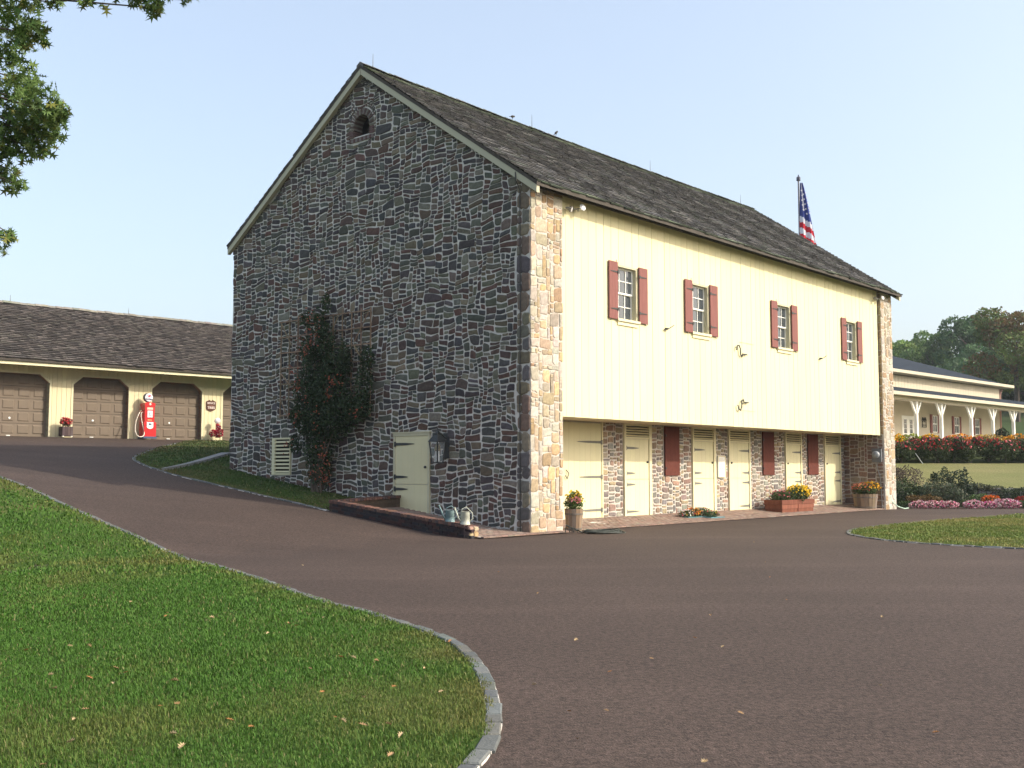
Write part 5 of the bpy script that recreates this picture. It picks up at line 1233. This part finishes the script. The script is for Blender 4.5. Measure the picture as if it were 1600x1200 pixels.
# ------------------------------------------------------------------ far trees
def tree(label, x, y, top, rad, base, n=9000, leaf=.42, seed=1, alt=None, altp=0, name='tree', low=.25, group='trees on the hill behind the house'):
    z = tz(x, y); H = top-z; t = thing(name, label, 'tree', (x, y, z), 0, group); g = np.random.default_rng(seed); r = random.Random(seed)
    b = MB(); b.tube([(0, 0, -.3), (.1, 0, H*.3), (r.uniform(-.3, .3), 0, H*.7)], H*.03, 8, r1=H*.012)
    for k_ in range(6):
        a_ = r.uniform(0, 6.28); zz = H*r.uniform(.25, .6); b.tube([(0, 0, zz), (math.cos(a_)*rad*.35, math.sin(a_)*rad*.35, zz+H*.12), (math.cos(a_)*rad*.65, math.sin(a_)*rad*.65, zz+H*.2)], H*.011, 5, r1=.03)
    b.build('trunk', M['bark'], t)
    lob = []
    for k_ in range(26):
        a_ = r.uniform(0, 6.28); q_ = r.random()**.5; zz = r.uniform(low, .93); env = math.sin(math.pi*min(1, (zz-low*.6)/(1.02-low*.6)))**.55
        s = rad*r.uniform(.22, .38); lob.append((math.cos(a_)*rad*q_*env*.8, math.sin(a_)*rad*q_*env*.8, H*zz*.96, s, s, s*.8))
    P, idx = cloud(lob, n, g, .6)
    cl_ = leafcols(n, g, tuple(c*k_ for c, k_ in zip(base, (2.3, 2.5, 1.45))), .25, alt, 0)
    if alt is not None:
        hot = g.random(len(lob)) < altp; k2_ = hot[idx] & (g.random(n) < .7); cl_[k2_] = np.array(alt)*g.uniform(.7, 1.3, (k2_.sum(), 1))
    cl_ *= (g.uniform(.8, 1.2, len(lob))[idx])[:, None]
    scatter_leaves('crown', P, leaf, cl_, M['leaf'], t, g)
T0 = (.045, .075, .034)
def top_at(v, y): return 1.55+(734-v)/1705*y
tree('pale green rounded tree just right of the barn, lowest of the row', px(1412, 165), 165, top_at(528, 165), 4.2, (.085, .115, .05), seed=201)
tree('dense dark green tree with rounded top above the porch roof', px(1462, 160), 160, top_at(514, 160), 5.0, (.05, .075, .038), 11000, seed=202)
tree('tall blue green tree between the rounded tree and the autumn tree', px(1528, 150), 150, top_at(492, 150), 5.6, (.035, .06, .042), 12000, seed=203)
tree('broad autumn tinged tree at the right edge, tallest on the hill', px(1592, 112), 112, top_at(477, 112), 5.6, (.05, .062, .028), 14000, .34, 204, (.15, .095, .036), .4)
tree('small tree filling the gap behind the rounded dark tree', px(1437, 185), 185, top_at(530, 185), 5.5, (.055, .08, .045), seed=205)
tree('dark tree low behind the house roof between the taller trees', px(1505, 138), 138, top_at(560, 138), 5.0, (.03, .05, .034), seed=206, low=.1)
tree('shaded tree under the autumn tree near the gutter end', px(1556, 128), 128, top_at(545, 128), 4.6, (.028, .045, .03), seed=207, low=.05)
tree('dark evergreen mass right of the house under the autumn tree', px(1604, 122), 122, top_at(560, 122), 5.0, (.025, .042, .026), seed=208, low=.04)
tree('green tree just beyond the right edge of the photo', px(1665, 118), 118, top_at(500, 118), 5.5, (.04, .06, .03), seed=209)
tree('low green tree hidden behind the barn end', px(1375, 175), 175, top_at(540, 175), 5, (.05, .08, .04), seed=210)

# ------------------------------------------------------------------ flag
def flag():
    X, Y = 16.62, 62.0; zt = 18.55; zb = tz(X, Y)
    t = thing('flagpole', 'tall metal flagpole rising behind the barn roof', 'flagpole', (X, Y, zb))
    b = MB(); b.tube([(0, 0, 0), (0, 0, zt-zb-.25)], .09, 12, (.25, .25, .27), r1=.05); b.build('pole', M['zinc'], t)
    b = MB(); b.lathe([(.05, 0), (.12, .02), (.12, .2), (.09, .24), (.03, .28), (.03, .36), (.001, .38)], 12, (.05, .05, .08), T=Matrix.Translation((0, 0, zt-zb-.3))); b.build('finial', M['paint'], t)
    f = thing('flag', 'red white and blue striped flag with stars hanging limp from its pole', 'flag', (X, Y, zt-.45))
    nu, nv = 22, 70; L = 5.2; V = []; F = []; C = []
    def S(s, v):      # s 0..1 across, v 0..1 down
        w = .16+.85*min(1, v*1.35)**.85; x = .03-.10*v*1.2+s*w; d = .13*math.sin(s*13+v*3)*(.3+v)+.05*math.sin(s*29)*v
        return (x+.10*v*v, -.08+d-.1, -v*L-.25*s*v)
    for j in range(nv+1):
        for i in range(nu+1): V.append(S(i/nu, j/nv))
    for j in range(nv):
        for i in range(nu):
            a_ = j*(nu+1)+i; F.append((a_, a_+nu+1, a_+nu+2, a_+1)); s = (i+.5)/nu; v = (j+.5)/nv
            d = v*L; lim = 1.9+.45*s
            if d < lim: c = (.05, .07, .26) if not (s > .25 and s < .45 and d < 1.6) else (.5, .5, .62)
            else: k_ = int((d-lim)/.34); c = (.72, .72, .78) if k_ % 2 == 0 else (.55, .03, .05)
            C.append(c)
    mesh_obj('cloth', V, F, M['cloth'], f, C, True)
    g = random.Random(3)
    for k_ in range(15):
        v = .09+.27*k_/15; s = .30+.34*((k_*2) % 3)+g.uniform(-.04, .04); p = S(s, v); b = MB(); r0 = .075
        b.prism([(p[0]+r0*(1 if q_ % 2 == 0 else .42)*math.sin(2*math.pi*q_/10), p[2]+r0*(1 if q_ % 2 == 0 else .42)*math.cos(2*math.pi*q_/10)) for q_ in range(9, -1, -1)], p[1]-.035, p[1]-.025, (.8, .8, .85)); b.build('star', M['cloth'], f)
flag()

hbx = MB(); hbx.box(-420, 420, -60, 560, -1.6, 46); hzo = hbx.build('haze', bpy.data.materials.new('haze_air'))
hm = hzo.data.materials[0]; hm.use_nodes = True; hn = hm.node_tree.nodes; hn.remove(hn['Principled BSDF'])
pv = hn.new('ShaderNodeVolumePrincipled'); pv.inputs['Color'].default_value = (.85, .92, 1, 1); pv.inputs['Density'].default_value = .0003; pv.inputs['Anisotropy'].default_value = .2
hm.node_tree.links.new(pv.outputs[0], hn['Material Output'].inputs['Volume']); stuff(hzo)

# ------------------------------------------------------------------ near oak reaching in at upper left
OAK = None
def oak():
    t = thing('oak_tree', 'leafy oak whose spiky branches reach in at the upper left', 'tree', (-9.6, 11.5, 0))
    g = np.random.default_rng(77); r = random.Random(77)
    def Pp(u, v, y): # world point seen towards (u,v) at depth y, minus tree origin
        th = math.atan(134/1700); x = (u-800)/1700; yy = -(v-600)/1700
        d = (x, math.cos(th)-yy*math.sin(th), math.sin(th)+yy*math.cos(th)); k = y/d[1]
        return (d[0]*k+9.6, y-11.5, 1.55+d[2]*k)
    cl_ = [  # u,v,radius px,depth,count
        (-5, 30, 48, 11.5, 230), (30, 15, 36, 11.2, 170), (48, 52, 26, 11.0, 120), (10, 72, 30, 11.6, 120), (20, 95, 14, 11.4, 30),
        (8, 125, 20, 12.4, 60), (45, 128, 26, 12.2, 110), (20, 160, 40, 12.0, 250), (60, 165, 38, 11.8, 260), (88, 180, 22, 11.7, 120), (15, 205, 36, 12.0, 220), (55, 212, 30, 12.0, 190), (80, 212, 18, 11.9, 70), (-5, 230, 26, 12.2, 90), (60, 236, 12, 12.0, 28), (38, 240, 13, 12.0, 30),
        (8, 262, 20, 12.3, 70), (22, 290, 14, 12.1, 34), (34, 293, 8, 12.1, 12), (2, 285, 16, 12.2, 40),
        (6, 372, 13, 12.4, 34), (20, 368, 8, 12.4, 12), (2, 390, 8, 12.4, 12),
        (132, 2, 10, 10.6, 18), (235, -8, 26, 10.6, 80), (238, 12, 14, 10.6, 36), (292, 0, 11, 10.6, 18), (208, -4, 14, 10.6, 24), (75, -12, 22, 11, 50), (90, 4, 10, 11, 14), (160, -20, 30, 10.7, 80), (300, -20, 20, 10.6, 40)]
    P = []; hubs = []
    for (u, v, rp, y, n) in cl_:
        n = int(n*.68)
        rr = rp/1700*y; c = np.array(Pp(u, v, y)); hubs.append(c); d = g.normal(size=(n, 3)); d /= np.linalg.norm(d, axis=1)[:, None]
        P.append(c+d*(g.random(n)**.45)[:, None]*rr*np.array([1, 1.2, 1])*1.15)
    P = np.concatenate(P)
    # lobed oak leaf
    def leaf_tmpl():
        out = [(0, -.55), (.025, -.32), (.26, -.44), (.06, -.16), (.44, -.12), (.07, .02), (.38, .30), (.06, .20), (.0, .58), (-.06, .20), (-.38, .30), (-.07, .02), (-.44, -.12), (-.06, -.16), (-.26, -.44), (-.025, -.32)]
        V = [(0, 0, 0)]+[(x, y_, .08*abs(x)) for x, y_ in out]; n = len(out)
        return np.array(V, float), np.array([[0, 1+i, 1+(i+1) % n] for i in range(n)])
    tm = leaf_tmpl()
    c = leafcols(len(P), g, (.095, .155, .042), .4, (.17, .18, .04), .12)
    scatter_leaves('foliage', P, .125, c, M['leaf'], t, g, tm, .2)
    # the crown outside the frame
    lob = [(r.uniform(-4, 2.6), r.uniform(-4, 4), r.uniform(5.2, 11), 1.5, 1.5, 1.2) for _ in range(40)]
    lob = [l for l in lob if not (l[0] > -.2+(-l[1])*.0 and l[0]+l[3]+-9.6 > (l[1]+11.5-1.5)*-.53 and True)]
    Q, _ = cloud(lob, 9000, g, .4)
    wx = Q[:, 0]-9.6; wy = Q[:, 1]+11.5; ok = (wx < -.5*wy) | (Q[:, 2] > 1.55+.47*wy)
    Q = Q[ok]; scatter_leaves('crown', Q, .16, leafcols(len(Q), g, (.045, .075, .024), .35), M['leaf'], t, g, None, .2)
    b = MB(); b.tube([(0, 0, -.2), (.05, 0, 1), (0, .1, 3), (.2, 0, 6), (0, 0, 10)], .32, 12, r1=.10); b.build('trunk', M['bark'], t)
    b = MB()
    for h in hubs:
        s = Vector((.1, 0, 4.2+h[2]*.25)); e = Vector(h); m_ = (s+e)/2+Vector((0, 0, .5)); b.tube([s, s.lerp(m_, .5)+Vector((0, 0, .15)), m_, m_.lerp(e, .5)+Vector((0, 0, .08)), e], .035, 6, r1=.006)
    b.build('branch', M['bark'], t)
oak()

# ------------------------------------------------------------------ grass blades
def in_poly(x, y, poly):
    P = np.array(poly); inside = np.zeros(len(x), bool); j = len(P)-1
    for i in range(len(P)):
        c = ((P[i, 1] > y) != (P[j, 1] > y)) & (x < (P[j, 0]-P[i, 0])*(y-P[i, 1])/(P[j, 1]-P[i, 1]+1e-12)+P[i, 0]); inside ^= c; j = i
    return inside
def vnoise(x, y, s, seed=0):
    g = np.random.default_rng(seed); o = 0; a = 1
    for k_ in range(4):
        th = g.uniform(0, 6.28, 3); ph = g.uniform(0, 6.28, 3)
        for q_ in range(3): o = o+a*np.sin((x*np.cos(th[q_])+y*np.sin(th[q_]))*s*(1.9**k_)+ph[q_])
        a *= .6
    return o/3.5
def grass(name, poly, bands, label, drybias=0.0, seed=1, green=(.056, .132, .018), dry=(.15, .145, .042)):
    g = np.random.default_rng(seed); V = []; F = []; C = []; off = 0; k_ = 0
    for (x0, x1, y0, y1, dens, h, w) in bands:
        n = int((x1-x0)*(y1-y0)*dens); x = g.uniform(x0, x1, n); y = g.uniform(y0, y1, n)
        ok = in_poly(x-.035*np.sin(y*9+x*7), y, poly) & (np.abs(x) < (y*.50+1.2)) ; x = x[ok]; y = y[ok]; n = len(x)
        if n == 0: continue
        z = terr(x, y)+.008; th = g.uniform(0, 6.28, n); lean = g.uniform(.15, .95, n); hh = h*g.uniform(.55, 1.35, n)*(1+.25*vnoise(x, y, 2.1, 4)); ww = w*g.uniform(.7, 1.3, n)
        dx, dy = np.cos(th), np.sin(th); sx, sy = -dy, dx
        tx = x+dx*hh*lean; ty = y+dy*hh*lean; mx = x+dx*hh*lean*.35; my = y+dy*hh*lean*.35
        v = np.stack([np.stack([x-sx*ww, y-sy*ww, z-.01], -1), np.stack([x+sx*ww, y+sy*ww, z-.01], -1), np.stack([mx+sx*ww*.8, my+sy*ww*.8, z+hh*.6], -1), np.stack([mx-sx*ww*.8, my-sy*ww*.8, z+hh*.6], -1), np.stack([tx, ty, z+hh*.95*np.sqrt(1-.5*lean**2)], -1)], 1)
        V.append(v.reshape(-1, 3)); i = off+np.arange(n)*5
        F.append(np.concatenate([np.stack([i, i+1, i+2], -1), np.stack([i, i+2, i+3], -1), np.stack([i+3, i+2, i+4], -1)])); off += n*5
        m_ = np.clip(.5*vnoise(x, y, .55, 9)+.35*vnoise(x, y, 2.6, 5)+drybias+(g.random(n)-.5)*.5+np.clip((8.5-y)*.06, 0, .18), 0, 1)
        edge = np.min(np.abs(np.array(poly)[None, :, 0]-x[:, None])+np.abs(np.array(poly)[None, :, 1]-y[:, None]), axis=1) if n < 400000 and len(poly) < 160 else np.full(n, 9.0)
        m_ = np.clip(m_+np.clip(.5-edge*.6, 0, .4), 0, 1)
        straw = g.random(n) < .035
        c = np.array(green)[None]*(1-m_)[:, None]+np.array(dry)[None]*m_[:, None]; c = c*g.uniform(.78, 1.25, (n, 1)); c[straw] = np.array([.20, .19, .08])
        C.append(np.concatenate([c, c, c]))
    o = np_obj(name, np.concatenate(V), np.concatenate(F), M['grass'], None, np.concatenate(C)); stuff(o); o['label'] = label; return tag(o, label, 'grass')
near1 = [(-4.6, 0, 5.3, 8, 5600, .032, .0028), (-5.5, 0, 8, 11, 3400, .034, .0040), (-8, -.5, 11, 16, 1600, .038, .0060), (-14, -3, 16, 22, 560, .05, .010), (-20, -6, 22, 34, 230, .052, .016)]
grass('grass', [tuple(p) for p in resample(K1, 1.2)]+[(-60, 0), (-60, 50)], near1, 'mown green grass of the near lawn with drier patches', -.05, 1)
grass('grass', L3, [(8, 16, 21, 40, 420, .045, .010), (16, 24, 21, 42, 120, .05, .018)], 'mown grass of the lawn inside the right hand kerb', .35, 2, (.12, .165, .035), (.26, .22, .075))
grass('grass', L2, [(-14.5, -3.5, 27, 34, 360, .05, .011), (-15, -6, 34, 51, 170, .06, .018)], 'mown grass of the sloping lawn beside the stone gable', .12, 3, (.055, .09, .028), (.15, .12, .055))

# ------------------------------------------------------------------ fallen leaves
def leaf_mesh(seed):
    r = random.Random(seed); out = [(0, -.5), (.05, -.3), (.20, -.34), (.10, -.16), (.36, -.14), (.14, .02), (.34, .16), (.12, .18), (.16, .36), (.04, .32), (0, .5), (-.04, .32), (-.16, .36), (-.12, .18), (-.34, .16), (-.14, .02), (-.36, -.14), (-.10, -.16), (-.20, -.34), (-.05, -.3)]
    cu = r.uniform(.3, 1.1); V = [(0, 0, 0)]+[(x*.85, y, cu*abs(x)+.35*y*y*r.uniform(.4, 1.2)) for x, y in out]; n = len(out)
    me = bpy.data.meshes.new('fallen_leaf'); me.from_pydata(V, [], [(0, 1+i, 1+(i+1) % n) for i in range(n)])
    me.materials.append(leafmats[seed % 3]); return me
leafmats = [mat('dry_leaf_tan', (.30, .19, .095), rough=.8, noise=.2, nscale=6), mat('dry_leaf_orange', (.28, .13, .045), rough=.8, noise=.2, nscale=6), mat('dry_leaf_pale', (.40, .30, .17), rough=.8, noise=.15, nscale=6)]
lms = [leaf_mesh(i) for i in range(6)]
LAWN_LEAVES = [(62, 877), (137, 937), (210, 943), (312, 914), (41, 986), (118, 1012), (147, 1012), (51, 1018), (90, 1057), (190, 1046), (205, 1053), (187, 1070), (281, 1066), (150, 1061), (128, 1126), (145, 1110), (144, 1135), (124, 1160), (286, 1102), (367, 1126), (336, 968), (267, 960), (265, 965), (423, 992), (455, 977), (466, 980), (507, 968), (489, 1047), (537, 1029), (555, 1030), (571, 1092), (528, 1122), (541, 1128), (571, 1134), (619, 1075), (691, 1083), (610, 1133), (704, 1004), (665, 1047), (614, 1180), (400, 1137), (280, 1148), (97, 1078), (260, 1105), (295, 1168), (83, 1195), (217, 1174), (630, 1150), (591, 1035), (508, 1083)]
DRIVE_LEAVES = [(840, 926), (779, 893), (899, 998), (1015, 1026), (1082, 994), (1125, 1008), (1107, 960), (1225, 936), (1372, 963), (1151, 1109), (1450, 1138), (1367, 1067), (901, 1148), (951, 1046), (834, 1066), (945, 1105), (888, 1106), (1176, 847), (1193, 878), (1200, 901), (1095, 1183), (253, 827), (388, 855), (475, 883), (756, 1093), (760, 1075)]
def place_leaves(lst, name_label, dz, s0, s1, grp):
    for k_, (u, v) in enumerate(lst):
        y = 1.55*1700/(v-734)*1.0; x = (u-800)/1705*y*1.0; z = tz(x, y)
        # walk back along the slope where the ground has risen
        for _ in range(12): y = (1.55-z)*1703/(v-734); x = (u-800)/1705*y; z = tz(x, y)
        o = bpy.data.objects.new('fallen_leaf', lms[k_ % 6]); col.objects.link(o)
        cw = ('tan', 'orange', 'pale')[(k_ % 6) % 3]
        if 'lawn' in grp: pl = ('high on the near lawn' if v < 960 else 'in the middle of the near lawn' if v < 1060 else 'low on the near lawn')+(', left side' if u < 200 else ', close to the kerb' if u > 560 else ', halfway across')
        else: pl = ('on the driveway near the barn' if v < 905 else 'on the middle of the driveway' if v < 1040 else 'on the foremost part of the driveway')+(', left of the barn corner' if u < 830 else ', straight ahead' if u < 1150 else ', right side')
        name_label = 'dry %s leaf %s' % (cw, pl)
        s = rnd.uniform(s0, s1); o.scale = (s, s, s); o.location = (x, y, z+dz); o.rotation_euler = (rnd.uniform(-.4, .4), rnd.uniform(-.4, .4), rnd.uniform(0, 6.28)); tag(o, name_label, 'leaf', grp)
place_leaves(LAWN_LEAVES, 'small dry curled oak leaf lying on the near lawn', .04, .045, .07, 'fallen leaves on the lawn')
place_leaves(DRIVE_LEAVES, 'small dry oak leaf lying on the brown driveway', .012, .035, .058, 'fallen leaves on the drive')
